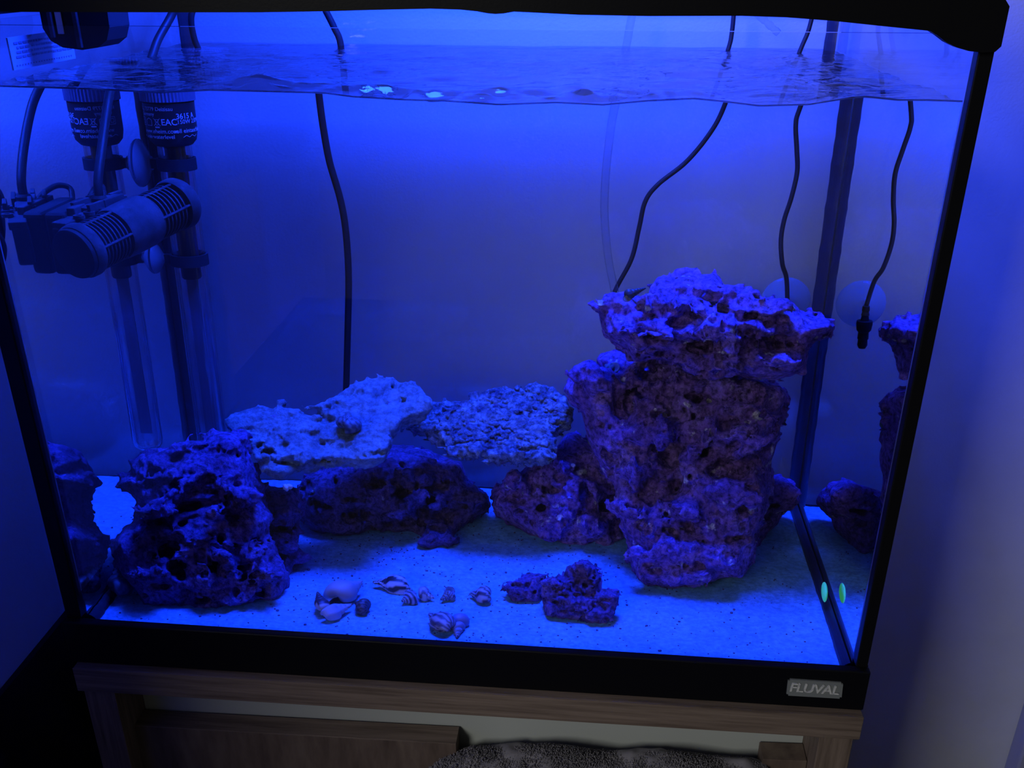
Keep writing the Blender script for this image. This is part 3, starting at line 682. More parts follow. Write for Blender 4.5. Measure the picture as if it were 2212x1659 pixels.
rub = rock('rock_slab', [s2], holes=[(1160,905,10,6,.004),(1060,900,12,6,.004),(1100,930,14,6,.004)], bumps=[(1095,985,60,14,.008),(1170,985,26,16,.008),(1010,975,40,12,.006)],
     vox=0.0014, amp=(.0020,.0016,.0012), seed=6.1, mat=M['rubble_rock'], label='pale rock slab crusted with shelly rubble, bridging left slab and right tower', group='live rocks stacked in the aquarium', k=.004, freq=1.5, nubs=.003)
rnd = random.Random(5); it = []
Pl = Poly2(s2.p2); p2 = np.array(s2.p2)
while len(it) < 330:
    a = rnd.uniform(p2[:, 0].min(), p2[:, 0].max()); b = rnd.uniform(p2[:, 1].min(), p2[:, 1].max())
    dd = float(Pl(np.array([a]), np.array([b]))[0])
    if dd < 0.002: continue
    q = s2.o + a*s2.u + b*s2.v + s2.w*0.0005
    if q[0] < 0.255 and rnd.random() < 0.8: continue
    it.append((q - np.array(rub.location), rnd.uniform(0.0012, 0.0040)*(1.0 if rnd.random() < .75 else 1.3)))
ro = lumps('shell_rubble', it, M['rubble_rock'], rub, 2, 0.65, 9); ro['kind'] = 'stuff'; ro['label'] = 'crust of pale shell fragments'
# dark rocks behind
P_mid = [(640,1060),(650,1020),(700,1000),(780,985),(860,962),(925,968),(955,983),(999,998),(1005,1033),(1021,1040),(1045,1055),(1058,1084),(1052,1105),(1024,1117),(994,1140),(986,1178),(970,1190),(935,1184),(894,1176),(885,1152),(821,1152),(802,1142),(777,1156),(727,1164),(682,1154),(656,1130),(645,1096)]
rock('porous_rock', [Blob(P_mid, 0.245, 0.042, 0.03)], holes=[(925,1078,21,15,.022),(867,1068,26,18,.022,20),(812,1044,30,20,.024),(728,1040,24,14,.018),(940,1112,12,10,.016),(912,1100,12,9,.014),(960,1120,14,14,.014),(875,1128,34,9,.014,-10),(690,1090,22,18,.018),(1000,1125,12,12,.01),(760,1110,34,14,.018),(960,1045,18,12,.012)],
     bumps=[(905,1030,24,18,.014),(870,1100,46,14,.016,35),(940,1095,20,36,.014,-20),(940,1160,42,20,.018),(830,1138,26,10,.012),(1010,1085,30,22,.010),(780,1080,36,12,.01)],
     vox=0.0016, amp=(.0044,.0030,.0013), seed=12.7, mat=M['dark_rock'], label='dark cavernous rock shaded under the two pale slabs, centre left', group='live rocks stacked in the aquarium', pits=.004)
P_mr = [(1063,1092),(1073,1065),(1099,1033),(1134,1004),(1180,985),(1209,958),(1225,938),(1240,934),(1252,945),(1281,955),(1303,962),(1330,1000),(1350,1060),(1372,1110),(1365,1140),(1348,1165),(1317,1194),(1281,1205),(1242,1194),(1180,1178),(1138,1160),(1112,1136),(1074,1116)]
rock('porous_rock', [Blob(P_mr, 0.255, 0.042, 0.03)], holes=[(1173,1100,29,22,0.0312),(1308,1090,24,18,0.0264,20),(1263,1022,24,18,0.0192),(1248,1055,15,18,0.0168),(1335,1140,24,29,0.0240),(1150,1125,22,13,0.0144),(1185,1060,22,11,0.0144,-30),(1290,1170,15,10,0.0120),(1115,1075,15,20,0.0120)],
     bumps=[(1225,1010,26,26,0.0175),(1230,1090,18,46,0.0200,-15),(1200,1140,34,22,0.0175),(1270,1140,30,20,0.0175),(1290,1060,30,12,0.0175,-40),(1120,1060,24,30,0.0125),(1300,1000,20,20,0.0150)],
     vox=0.0015, amp=(.0044,.0032,.0014), seed=15.9, mat=M['purple_rock'], label='purple holed rock on the sand between dark centre rock and tall right tower', group='live rocks stacked in the aquarium', pits=.004)
P_tw = [(1215,843),(1225,804),(1244,788),(1280,794),(1303,790),(1340,800),(1380,780),(1450,770),(1520,790),(1600,812),(1640,818),(1687,838),(1700,856),(1686,882),(1677,902),(1684,925),(1674,976),(1661,1009),(1668,1060),(1650,1114),(1632,1157),(1640,1175),(1625,1200),(1600,1246),(1545,1246),(1512,1256),(1463,1276),(1431,1284),(1385,1270),(1372,1246),(1367,1212),(1372,1183),(1358,1147),(1340,1105),(1332,1070),(1310,1030),(1290,975),(1268,925),(1254,890),(1228,872)]
t0_ = Blob(P_tw, 0.200, 0.054, 0.036); 
rock('rock_tower', [t0_], holes=[(1412,808,56,34,0.0607),(1365,845,38,25,0.0405,20),(1448,985,29,45,0.0405,10),(1492,1012,11,58,0.0459,-25),(1452,1062,15,27,0.0297),(1400,1062,36,49,0.0270),(1420,1022,18,11,0.0216,-20),(1330,985,22,29,0.0189,10),(1352,870,29,49,0.0270,20),(1520,1160,34,10,0.0216,-25),(1455,1150,34,16,0.0216,-30),(1568,1018,45,20,0.0189,15),(1500,905,29,11,0.0162,20),(1540,870,52,10,0.0189,0),(1575,1160,22,13,0.0216),(1480,1215,25,10,0.0162,-20),(1395,1120,18,25,0.0189),(1590,1090,18,13,0.0135),(1640,950,13,34,0.0162),(1300,820,29,9,0.0108,10),(1440,860,25,34,0.0135)],
     bumps=[(1290,830,44,18,0.0175,-15),(1560,845,60,16,0.0150),(1560,890,56,14,0.0175,10),(1585,935,60,14,0.0200,25),(1520,940,14,60,0.0200,-30),(1560,1060,56,30,0.0175),(1480,1110,40,30,0.0150),(1430,960,8,50,0.0150,5),(1350,1100,26,14,0.0175,-35),(1470,1240,60,18,0.0175),(1450,1180,60,16,0.0150,20),(1590,980,40,8,0.0175,40),(1390,940,30,34,0.0125),(1550,1200,40,18,0.0125),(1620,1030,20,40,0.0150),(1375,1030,10,50,0.0150,20)],
     vox=0.0016, amp=(.0048,.0030,.0016), seed=21.3, mat=M['purple_rock'], label='tall purple rock tower right of centre carrying the wide top rock', group='live rocks stacked in the aquarium', pits=.003, strat=0.9)
P_lobe = [(1288,775),(1300,765),(1340,757),(1368,762),(1384,785),(1372,815),(1330,828),(1296,812)]
rock('porous_rock', [Blob(P_lobe, 0.262, 0.022, 0.018)], vox=0.0015, amp=(.0026,.0018,.0008), seed=31.3, mat=M['purple_rock'], label='small bright knobbly rock behind the upper left shoulder of the tower', group='live rocks stacked in the aquarium', pits=.003)
P_top = [(1298,658),(1313,640),(1342,636),(1361,646),(1397,648),(1407,619),(1423,602),(1440,607),(1475,597),(1501,596),(1511,604),(1547,594),(1567,612),(1606,617),(1622,638),(1671,638),(1703,648),(1716,671),(1752,682),(1788,690),(1799,708),(1788,729),(1762,736),(1745,755),(1732,794),(1703,807),(1664,817),(1622,811),(1567,814),(1524,817),(1492,801),(1449,781),(1404,778),(1371,778),(1358,752),(1326,736),(1309,716),(1300,674)]
tp = Blob(P_top, 0.183, 0.046, 0.030)
rock('top_rock', [tp], holes=[(1515,747,48,20,0.0299),(1690,742,62,20,0.0345,-5),(1428,732,50,16,0.0253,-10),(1345,676,20,6,0.0069),(1400,681,10,6,0.0115),(1505,685,24,14,0.0138),(1560,672,50,7,0.0138),(1500,612,20,7,0.0138),(1560,622,10,10,0.0115),(1468,700,14,7,0.0115),(1440,768,40,10,0.0184),(1665,790,40,8,0.0115,-15),(1495,632,14,8,0.0092)],
     bumps=[(1470,660,90,14,0.0125),(1508,676,16,10,0.0150),(1560,640,60,20,0.0125),(1630,670,50,18,0.0150),(1500,718,90,11,0.0225,3),(1400,708,40,9,.010,10),(1540,785,70,20,0.0175),(1650,765,60,14,0.0125),(1585,745,16,34,0.0200,0),(1350,655,40,16,0.0125),(1640,712,60,12,0.0200,-8)],
     vox=0.0015, amp=(.0036,.0030,.0015), seed=25.1, mat=M['purple_rock'], label='wide overhanging purple rock crowning the tower at upper right', group='live rocks stacked in the aquarium', pits=.003, strat=1.1)
P_rb = [(1600,1040),(1640,1032),(1660,1030),(1680,1024),(1703,1032),(1722,1055),(1731,1082),(1716,1100),(1692,1114),(1682,1136),(1655,1155),(1645,1190),(1620,1200),(1590,1150)]
rock('porous_rock', [Blob(P_rb, 0.262, 0.030, 0.022)], holes=[(1680,1092,30,10,.014),(1650,1120,16,12,.012)], bumps=[(1690,1055,34,16,.012)],
     vox=0.0015, amp=(.0028,.0018,.0009), seed=35.1, mat=M['purple_rock'], label='low purple rock poking out behind the right foot of the tower', group='live rocks stacked in the aquarium', pits=.002)
# little rocks at the front
P_f1 = [(1170,1271),(1183,1254),(1222,1241),(1226,1222),(1248,1215),(1274,1209),(1287,1222),(1297,1248),(1297,1284),(1294,1303),(1307,1336),(1281,1348),(1235,1346),(1203,1340),(1177,1332),(1168,1300)]
rock('small_rock', [Blob(P_f1, 0.080, 0.017, 0.014)], holes=[(1232,1272,30,7,.008,-10),(1200,1300,10,7,.006),(1255,1262,20,5,.006,-20),(1285,1300,10,12,.006)], bumps=[(1265,1232,22,14,.006),(1240,1300,34,16,.006),(1205,1262,22,8,.006)],
     vox=0.0009, amp=(.0026,.0024,.0012), seed=41.1, mat=M['left_rock'], label='chunky craggy rock piece lying on the sand in front of the tower', group='small rock pieces on the front sand', freq=1.8, pits=.0015)
P_f2 = [(1089,1267),(1118,1251),(1130,1243),(1144,1241),(1164,1238),(1176,1241),(1178,1264),(1172,1281),(1168,1298),(1112,1302),(1095,1280)]
rock('small_rock', [Blob(P_f2, 0.100, 0.012, 0.010)], holes=[(1115,1268,10,5,.005)], vox=0.0009, amp=(.0022,.0022,.0012), seed=44.1, mat=M['left_rock'], label='small jagged rock piece on the sand, leftmost of the front pieces', group='small rock pieces on the front sand', freq=1.8, pits=.0015)
P_f3 = [(1297,1280),(1326,1277),(1338,1290),(1333,1326),(1317,1337),(1287,1343),(1252,1334),(1268,1306)]
rock('small_rock', [Blob(P_f3, 0.066, 0.011, 0.010)], vox=0.0009, amp=(.0022,.0022,.0012), seed=47.1, mat=M['left_rock'], label='small dark craggy rock piece leaning on the right of the chunky front piece', group='small rock pieces on the front sand', freq=1.8, pits=.0015)
P_f4 = [(1278,1228),(1297,1232),(1301,1256),(1298,1285),(1280,1290),(1270,1255)]
M['purple_smooth'] = pbr('purple_smooth', (0.35, 0.12, 0.34), 0.6, bump=(200, 0.2, 0.0005))
rock('shell_piece', [Blob(P_f4, 0.094, 0.008, 0.008)], vox=0.0009, amp=(.0003,.0002,.0001), seed=50.1, mat=M['purple_smooth'], label='smooth violet shell fragment standing behind the chunky front rock piece', cat='shell')

# ================================================================== EQUIPMENT
# --- submersible heater
hx, hy = 0.0325, 0.296
heater = thing('aquarium_heater', 'long clear glass heater tube standing in the rear left corner of the tank', 'heater')
zc = float(wp(360, 221, y=hy-0.02)[2]); zl = float(wp(372, 300, y=hy-0.02)[2])
lathe('cap', [(0.0, zc+0.034), (0.012, zc+0.034), (0.0195, zc+0.028), (0.0228, zc+0.024), (0.0228, zc), (0.0205, zc-0.001), (0.0, zc-0.001)], M['cap'], heater, (hx, hy, 0), ribs=1, ribdepth=0.0009, seg=96, smooth=False)
head = lathe('head', [(0.0, zc-0.0012), (0.0213, zc-0.0012), (0.0210, zl+0.004), (0.0195, zl-0.003), (0.0160, zl-0.007), (0.0150, zl-0.0075), (0.0, zl-0.0075)], M['label_black'], heater, (hx, hy, 0), seg=64)
gz = 0.052
lathe('glass_tube', [(0.0145, zl-0.0077), (0.0145, gz+0.010), (0.0138, gz+0.005), (0.011, gz+0.0015), (0.006, gz), (0.0, gz-0.0003)], M['clear_tube'], heater, (hx, hy, 0), seg=48)
lathe('glass_lining', [(0.0129, zl-0.009), (0.0129, gz+0.011), (0.0120, gz+0.0055), (0.009, gz+0.003), (0.0, gz+0.002)], M['clear_tube'], heater, (hx, hy, 0), seg=48)
lathe('heating_core', [(0.0, zl-0.0079), (0.0088, zl-0.0079), (0.0088, 0.226), (0.0078, 0.2245), (0.0, 0.2245)], M['element'], heater, (hx, hy, 0), seg=32)
boxo('core_plate', (hx-0.0055, hx+0.0055, hy-0.0006, hy+0.0006, gz+0.016, 0.2243), M['plate_grey'], heater)
def wrap_text(body, size, ang, z, shear=0.0, r=0.02135, bold=0.0):
    """lettering wrapped round the heater head; ang in degrees, 0 faces the front"""
    me = text_mesh(body, size, 0.0001, shear, 1.0, bold)
    for v in me.vertices:
        th = math.radians(ang) + v.co.x / r; rr = r + v.co.z
        v.co = Vector((hx + math.sin(th)*rr, hy - math.cos(th)*rr, z + v.co.y))
    o = link('lettering', me, M['print'], head); return o
hz = zl - zc  # negative
def zf(t): return zc + hz*t
wrap_text('KG, 73779 Deizisau', 0.0044, -22, zf(0.19))
wrap_text('Germany', 0.0042, -40, zf(0.33))
wrap_text('EAC', 0.0072, 14, zf(0.55), bold=0.0001)
wrap_text('www.eheim.com', 0.0050, -14, zf(0.80))
wrap_text('min waterlevel', 0.0046, -14, zf(0.95))
wrap_text('3615 A', 0.0062, 55, zf(0.40), bold=0.0001)
wrap_text('150W 230V', 0.0050, 64, zf(0.55))
wrap_text('voll eintauchbar', 0.0050, 64, zf(0.80))
def wrap_lines(segs, ang, z, wdt=0.0005, r=0.0215):
    bm = bmesh.new()
    for (x0, y0, x1, y1) in segs:
        d = Vector((x1-x0, y1-y0)); n = Vector((-d.y, d.x)).normalized()*wdt/2
        vs_ = []
        for (x, y) in ((x0-n.x, y0-n.y), (x1-n.x, y1-n.y), (x1+n.x, y1+n.y), (x0+n.x, y0+n.y)):
            th = math.radians(ang) + x/r; vs_.append(bm.verts.new((hx+math.sin(th)*r, hy-math.cos(th)*r, z+y)))
        bm.faces.new(vs_)
    return frombm('printed_symbol', bm, M['print'], head)
h = 0.0030
wrap_lines([(-h, -h, h, -h), (h, -h, h, h*.5), (h, h*.5, 0, h), (0, h, -h, h*.5), (-h, h*.5, -h, -h)], -36, zf(0.54), 0.0005)          # house
wrap_lines([(-h*.6, h*.7, h*.6, h*.7), (-h*.5, h*.7, -h*.35, -h*.8), (h*.5, h*.7, h*.35, -h*.8), (-h*.35, -h*.8, h*.35, -h*.8), (-h, h, h, -h), (-h, -h, h, h)], -14, zf(0.54), 0.0004)    # crossed bin
wrap_lines([(-h*.7, 0, h*.7, 0)], -14, zf(0.68), 0.0011)
wrap_lines([(-h, -h, h, -h), (h, -h, h, h), (h, h, -h, h), (-h, h, -h, -h), (-h*.5, -h*.5, h*.5, -h*.5), (h*.5, -h*.5, h*.5, h*.5), (h*.5, h*.5, -h*.5, h*.5), (-h*.5, h*.5, -h*.5, -h*.5)], -58, zf(0.54), 0.0004)    # double square
wv = [(x*0.001, math.sin(x*1.1)*0.0007) for x in range(-7, 8)]
for an in (62, -48): wrap_lines([(wv[i][0]*1.1, wv[i][1], wv[i+1][0]*1.1, wv[i+1][1]) for i in range(14)], an, zf(0.95), 0.0004)
tube('heater_cable', [(hx, hy, zc+0.030), (hx+0.001, hy-0.001, 0.405), (hx-0.003, hy-0.006, 0.420), (hx-0.002, hy-0.010, 0.440), (hx+0.004, hy-0.004, 0.456)], 0.0028, M['cable'], heater)
def cup(name, c, d, r, mat, parent, depth=0.010):
    o = lathe(name, [(r, 0.0), (r*0.97, 0.0012), (r*0.8, 0.0034), (r*0.5, 0.0060), (r*0.32, depth*0.8), (r*0.30, depth), (0.0, depth)], mat, parent, c, d, seg=40); return o
for (z, nm) in ((0.3270, 'clamp'), (0.2425, 'clamp')):
    cl = lathe(nm, [(0.0149, z-0.005), (0.0168, z-0.005), (0.0168, z+0.005), (0.0149, z+0.005), (0.0149, z-0.005)], M['pump_dark'], heater, (hx, hy, 0), seg=40)
    boxo('clamp_arm', (0.0105, hx-0.0162, hy-0.0035, hy+0.0035, z-0.004, z+0.004), M['pump_dark'], cl)
    cup('suction_cup', (0.0013, hy, z), (1, 0, 0), 0.0205 if z > .3 else 0.014, M['cup'], heater, 0.0095)

# --- circulation pump on its magnet mount
pump = thing('wave_pump', 'black double ended circulation pump mounted on the left glass pane', 'pump')
PN = wp(157, 551, y=0.034); PF = wp(393, 436, y=0.150); L_ = float(np.linalg.norm(PF-PN)); pd = (PF-PN)/L_
PR = 0.0190
def pl(name, prof, mat, seg=56): return lathe(name, [(a*PR, b) for a, b in prof], mat, pump, PN, pd, seg=seg)
pl('end_cap', [(0.0, 0.0), (0.86, 0.0), (0.94, 0.0008), (0.965, 0.0035), (0.93, 0.0045), (0.93, 0.0052)], M['pump_dark'])
pl('end_flange', [(0.88, 0.0050), (0.97, 0.0050), (1.03, 0.0070), (1.04, 0.0125), (1.0, 0.0142), (0.86, 0.0145)], M['pump'])
pl('sleeve', [(0.86, 0.36*L_), (0.96, 0.36*L_), (1.0, 0.375*L_), (1.02, 0.46*L_), (1.02, 0.60*L_), (0.99, 0.64*L_), (0.86, 0.642*L_)], M['pump'])
pl('end_flange', [(0.86, L_-0.0120), (0.98, L_-0.0118), (1.04, L_-0.0095), (1.04, L_-0.0035), (0.96, L_-0.0005), (0.0, L_)], M['pump'])
pl('inner_core', [(0.0, 0.0050), (0.76, 0.0052), (0.76, L_-0.0040), (0.0, L_-0.0038)], M['pump_dark'], 40)
# cage rings
def ring_mesh(r, w, t, seg=48):
    V, F = [], []
    for k in range(seg):
        th = 2*math.pi*k/seg
        for (rr, hh) in ((r-t, -w), (r, -w), (r, w), (r-t, w)): V.append((rr*math.cos(th), rr*math.sin(th), hh))
    for k in range(seg):
        a, b = k*4, ((k+1) % seg)*4
        for i in range(4): F.append((a+i, b+i, b+(i+1) % 4, a+(i+1) % 4))
    return V, F
rv, rf = ring_mesh(PR*0.93, 0.00065, 0.0024)
rme = bpy.data.meshes.new('cage_ring'); rme.from_pydata(rv, [], rf); rme.materials.append(M['pump'])
qr = Vector(pd).to_track_quat('Z', 'Y').to_matrix().to_4x4()
for k, t in enumerate([0.0180+(0.36*L_-0.0195)/6.6*i for i in range(7)] + [0.655*L_+(0.345*L_-0.0140)/6.8*i for i in range(7)]):
    o = bpy.data.objects.new('cage_ring', rme); COL.objects.link(o); o.parent = pump
    o.matrix_world = Matrix.Translation(Vector(PN + pd*t)) @ qr
ua = np.array(qr.col[0][:3]); va = np.array(qr.col[1][:3])
for (t0, t1) in ((0.0140, 0.365*L_), (0.638*L_, L_-0.0110)):
    for k in range(5):
        th = math.radians(28 + 72*k); rr = PR*0.91
        c0 = PN + pd*t0 + rr*(math.cos(th)*ua + math.sin(th)*va); c1 = PN + pd*t1 + rr*(math.cos(th)*ua + math.sin(th)*va)
        V, F = tube_geo([c0, c1], 0.0011, 6); frompy('cage_bar', V, F, M['pump'], pump)
# cradle, magnet and bracket: boxes turned with the pump
az = math.atan2(pd[0], pd[1])
def rbox(name, c, s, mat, parent, rot=True, bevel=0.001, tilt=0.0):
    bm = bmesh.new(); box(bm, -s[0]/2, s[0]/2, -s[1]/2, s[1]/2, -s[2]/2, s[2]/2, bevel=bevel)
    R = Matrix.Translation(Vector(c)) @ (Matrix.Rotation(-az if rot else 0, 4, 'Z') @ Matrix.Rotation(tilt, 4, 'X'))
    bmesh.ops.transform(bm, matrix=R, verts=bm.verts); return frombm(name, bm, mat, parent)
rbox('magnet_mount', (0.0085, 0.112, 0.300), (0.0155, 0.070, 0.046), M['pump_dark'], pump, False, 0.004)
rbox('mount_plate', (0.0190, 0.112, 0.3215), (0.006, 0.056, 0.008), M['pump'], pump, False, 0.001)
rbox('bracket', (0.030, 0.118, 0.303), (0.020, 0.044, 0.034), M['pump_dark'], pump, True, 0.003)
rbox('bracket_top', (0.0290, 0.118, 0.3225), (0.015, 0.044, 0.006), M['pump'], pump, True, 0.001, 0.08)
rbox('shoulder_plate', (0.0210, 0.080, 0.3165), (0.013, 0.030, 0.006), M['pump'], pump, True, 0.001, 0.10)
rbox('side_block', (0.0190, 0.078, 0.300), (0.012, 0.026, 0.028), M['pump_dark'], pump, True, 0.002)
for k, (dx, dy, l) in enumerate(((-0.009, -0.012, 0.018), (0.006, -0.022, 0.016), (0.010, 0.004, 0.022), (-0.008, 0.018, 0.020), (0.004, 0.026, 0.014))):
    rbox('bracket_rib', (0.0285+dx, 0.116+dy, 0.3250), (0.0032, l, 0.0065), M['pump'], pump, True, 0.0006, 0.08)
for k in range(3):
    c = np.array([0.027+0.004*k, 0.078+0.010*k, 0.3205+0.001*k])
    lathe('clip_eye', [(0.0022, -0.0012), (0.0042, -0.0012), (0.0042, 0.0012), (0.0022, 0.0012), (0.0022, -0.0012)], M['pump'], pump, c, (0, 0, 1), seg=20)
lathe('cable_grommet', [(0.0, -0.003), (0.0060, -0.003), (0.0060, 0.0022), (0.0046, 0.0040), (0.0, 0.0040)], M['pump_dark'], pump, (0.0292, 0.1171, 0.3255), (0, 0, 1), seg=24)
tube('pump_cable', [(0.0292, 0.1171, 0.3255), (0.0295, 0.1200, 0.340), (0.0300, 0.138, 0.362), (0.0292, 0.165, 0.388), (0.0270, 0.190, 0.4045), (0.0262, 0.207, 0.4145), (0.0270, 0.222, 0.4270), (0.0330, 0.238, 0.4430), (0.040, 0.245, 0.458)], 0.0034, M['cable'], pump)
tube('cable_loop', [(0.006, 0.150, 0.318), (0.010, 0.160, 0.327), (0.018, 0.155, 0.330), (0.024, 0.140, 0.326), (0.026, 0.128, 0.320)], 0.0022, M['cable'], pump)

# --- hanging housing under the lid at the left
feeder = thing('hanging_housing', 'dark rounded plastic housing hanging under the lid at the far left', 'housing')
yf0 = 0.090
pts = [(0.006, 0.4835), (0.006, 0.444), (0.010, 0.436), (0.018, 0.4315), (0.032, 0.4300), (0.044, 0.4318), (0.051, 0.4365), (0.0545, 0.445), (0.056, 0.4835)]
prism('shell', pts, yf0, yf0+0.030, M['pump_dark'], feeder)
boxo('front_rib', (0.030, 0.0335, yf0-0.003, yf0-0.0002, 0.4315, 0.4835), M['pump'], feeder, 0.0006)
boxo('front_rib', (0.012, 0.0150, yf0-0.003, yf0-0.0002, 0.438, 0.4835), M['pump'], feeder, 0.0006)
boxo('status_window', (0.017, 0.0215, yf0-0.0012, yf0-0.0002, 0.4405, 0.470), M['print'], feeder, 0.0004)

# --- hanging reef lamp above the open top
lamp = thing('reef_lamp_fixture', 'slim black blue-light fixture held above the open aquarium', 'lamp')
boxo('housing', (0.20, 0.48, 0.060, 0.200, 0.859, 0.877), M['plastic'], lamp, 0.004)
tube('wall_arm', [(0.35, 0.195, 0.870), (0.35, 0.28, 0.870), (0.35, D+0.040, 0.870)], 0.006, M['plastic'], lamp)
boxo('wall_foot', (0.320, 0.380, D+0.036, D+0.0415, 0.840, 0.900), M['plastic'], lamp, 0.002)

# --- cables and tube
def cable(name, wet, dry, y, r, label, tailpts=(), cat='cable', mat=None):
    P = [ap(u, v, y=y) for (u, v) in dry] + [wp(u, v, y=y) for (u, v) in wet] + [np.array(t) for t in tailpts]
    o = tube(name, P, r, mat or M['cable']); return tag(o, label, cat)
cable('power_cable', [(690,214),(699,280),(712,350),(735,430),(747,500),(753,600),(751,720),(748,835),(746,930)], [(703,22),(722,60),(736,96)], 0.3235, 0.0032, 'thick black cable hanging straight down behind the pale slab')
cable('thin_cable', [(1563,233),(1532,290),(1482,350),(1422,398),(1394,435),(1381,490),(1364,560),(1326,636),(1322,700)], [(1586,20),(1581,70),(1573,107)], 0.3262, 0.0021, 'thin black cable curving down behind the upper left of top rock', [(0.425, 0.31, 0.165), (0.44, 0.30, 0.12)])
pc_ = thing('probe_cable', 'thin wavy black cable with plug end beside the rear right corner', 'cable')
P = [ap(u, v, y=0.312) for (u, v) in ((1756,30),(1745,70),(1729,108))] + [wp(u, v, y=0.312) for (u, v) in ((1727,236),(1719,270),(1721,320),(1722,370),(1710,425),(1694,475),(1687,520),(1690,570))] + [np.array([0.5625, 0.314, 0.235]), np.array([0.5660, 0.314, 0.213])]
tube('lead', P, 0.0020, M['cable'], pc_)
lathe('connector', [(0.0, 0.001), (0.0030, 0.0), (0.0034, -0.004), (0.0028, -0.005), (0.0036, -0.008), (0.0030, -0.009), (0.0038, -0.013), (0.0066, -0.0135), (0.0070, -0.016), (0.0062, -0.022), (0.0045, -0.024), (0.0048, -0.030), (0.0040, -0.031), (0.0044, -0.036), (0.0030, -0.039), (0.0, -0.0395)], M['plastic'], pc_, (0.566, 0.314, 0.2125), (0.05, 0.0, 1), seg=24)
cp_ = cup('suction_cup', (0.5671, D-0.0018, 0.2100), (0, -1, 0), 0.0215, M['cup_pale'], None, 0.012)
tag(cp_, 'translucent round suction cup on the back glass beside the top rock', 'suction cup')
cable('airline_tube', [(1327,235),(1314,320),(1307,400),(1306,470),(1313,550),(1326,620),(1340,680)], [(1368,20),(1360,60),(1352,103)], 0.318, 0.0036, 'clear airline tube hanging in front of the back glass at centre right', cat='tube', mat=M['airline'])
nz_a, nz_b = ap(1643, 36, y=0.322), ap(1682, 72, y=0.322)
V, F = tube_geo([nz_a + (nz_b-nz_a)*t for t in (-0.8, 0, .25, .26, .4, .41, .6, .61, .8, .81, 1)], [.0034, .0034, .0034, .0027, .0027, .0034, .0034, .0027, .0027, .0034, .0030], 14)
tag(frompy('air_valve', V, F, M['airline'], None, False), 'clear ribbed nozzle dangling above the water at the upper right', 'nozzle')

# ================================================================== DESK AND TOWEL
desk = thing('wooden_desk', 'oak effect open desk carrying the aquarium', 'desk')
bar('desk_top', -0.0090, 0.6085, -0.0200, 0.355, -0.0530, -0.0465, -0.0297, -0.0247, M['wood_x'], desk, 0.0006)
bar('edge_strip', -0.0092, 0.6087, -0.0207, -0.0201, -0.0530, -0.0465, -0.0297, -0.0247, M['wood_x'], desk, 0.0002)
boxo('leg', (-0.0055, 0.0205, -0.0185, 0.060, -0.80, -0.0535), M['wood_z'], desk, 0.0006)
boxo('leg', (0.5800, 0.6050, -0.0185, 0.060, -0.80, -0.0480), M['wood_z'], desk, 0.0006)
boxo('leg', (-0.0055, 0.0205, 0.265, 0.350, -0.80, -0.0535), M['wood_z'], desk, 0.0006)
boxo('leg', (0.5800, 0.6050, 0.270, 0.350, -0.80, -0.0480), M['wood_z'], desk, 0.0006)
M['panel'] = pbr('grey_green_panel', (0.42, 0.44, 0.42), 0.7, spec=0.2)
bar('back_panel', 0.0207, 0.5798, 0.0185, 0.0215, -0.79, -0.79, -0.0535, -0.0475, M['panel'], desk, 0.0003)
board = thing('wooden_board', 'oak effect board standing upright under the desk top, left of the towel', 'board')
c0, c1 = ap(274, 1566, y=-0.002), ap(985, 1606, y=-0.002)
zt_l, zt_r = float(c0[2]), float(c1[2]); xl, xr = float(c0[0]), float(c1[0])
bar('edge_strip', xl, xr, -0.002, 0.0165, zt_l-0.0008, zt_r-0.0008, zt_l, zt_r, M['wood_x'], board, 0.0002)
bar('panel', xl, xr, -0.002, 0.0165, -0.80, -0.80, zt_l-0.0010, zt_r-0.0010, M['wood_panel'], board, 0.0004)
q0 = ap(1700, 1640, y=0.0)
bar('low_board', 0.5450, 0.5795, -0.002, 0.0165, -0.79, -0.79, float(q0[2]), float(q0[2])+0.0015, M['wood_panel'], desk, 0.0004)

def towel_h(x, y):
    """top height of the folded towel heap"""
    pts_ = np.array([(0.262, -0.140), (0.285, -0.118), (0.310, -0.104), (0.335, -0.0985), (0.37, -0.0965), (0.42, -0.0965), (0.47, -0.0940), (0.51, -0.0935), (0.535, -0.0945), (0.548, -0.0990), (0.556, -0.110), (0.563, -0.130), (0.568, -0.160)])
    z = np.interp(x, pts_[:, 0], pts_[:, 1]); yy = np.abs((y+0.012)/0.034)
    return z - 0.030*yy**2.4 + 0.0025*np.sin(x*70+y*40)*np.exp(-yy) 
nx_, ny_ = 150, 44
tw = thing('towel', 'crumpled grey terry towel heaped under the desk top', 'towel')
X, Y = np.meshgrid(np.linspace(0.262, 0.568, nx_), np.linspace(-0.044, 0.0165, ny_), indexing='ij'); Zt_ = towel_h(X, Y)
P3 = np.stack([X, Y, Zt_], -1).reshape(-1, 3); P3[:, 2] += vnoise(P3, 120, 2.2)*0.0022 + vnoise(P3, 40, 8.2)*0.003
nb = nx_*ny_; Pb = P3.copy(); Pb[:, 2] = -0.21
I, J = np.meshgrid(np.arange(nx_-1), np.arange(ny_-1), indexing='ij')
q = np.stack([I*ny_+J, (I+1)*ny_+J, (I+1)*ny_+J+1, I*ny_+J+1], -1).reshape(-1, 4)
a = np.arange(nx_-1); fr = np.stack([nb+a*ny_, nb+(a+1)*ny_, (a+1)*ny_, a*ny_], -1)
b_ = np.arange(ny_-1); le = np.stack([nb+b_+1, nb+b_, b_, b_+1], -1); ri = np.stack([nb+(nx_-1)*ny_+b_, nb+(nx_-1)*ny_+b_+1, (nx_-1)*ny_+b_+1, (nx_-1)*ny_+b_], -1)
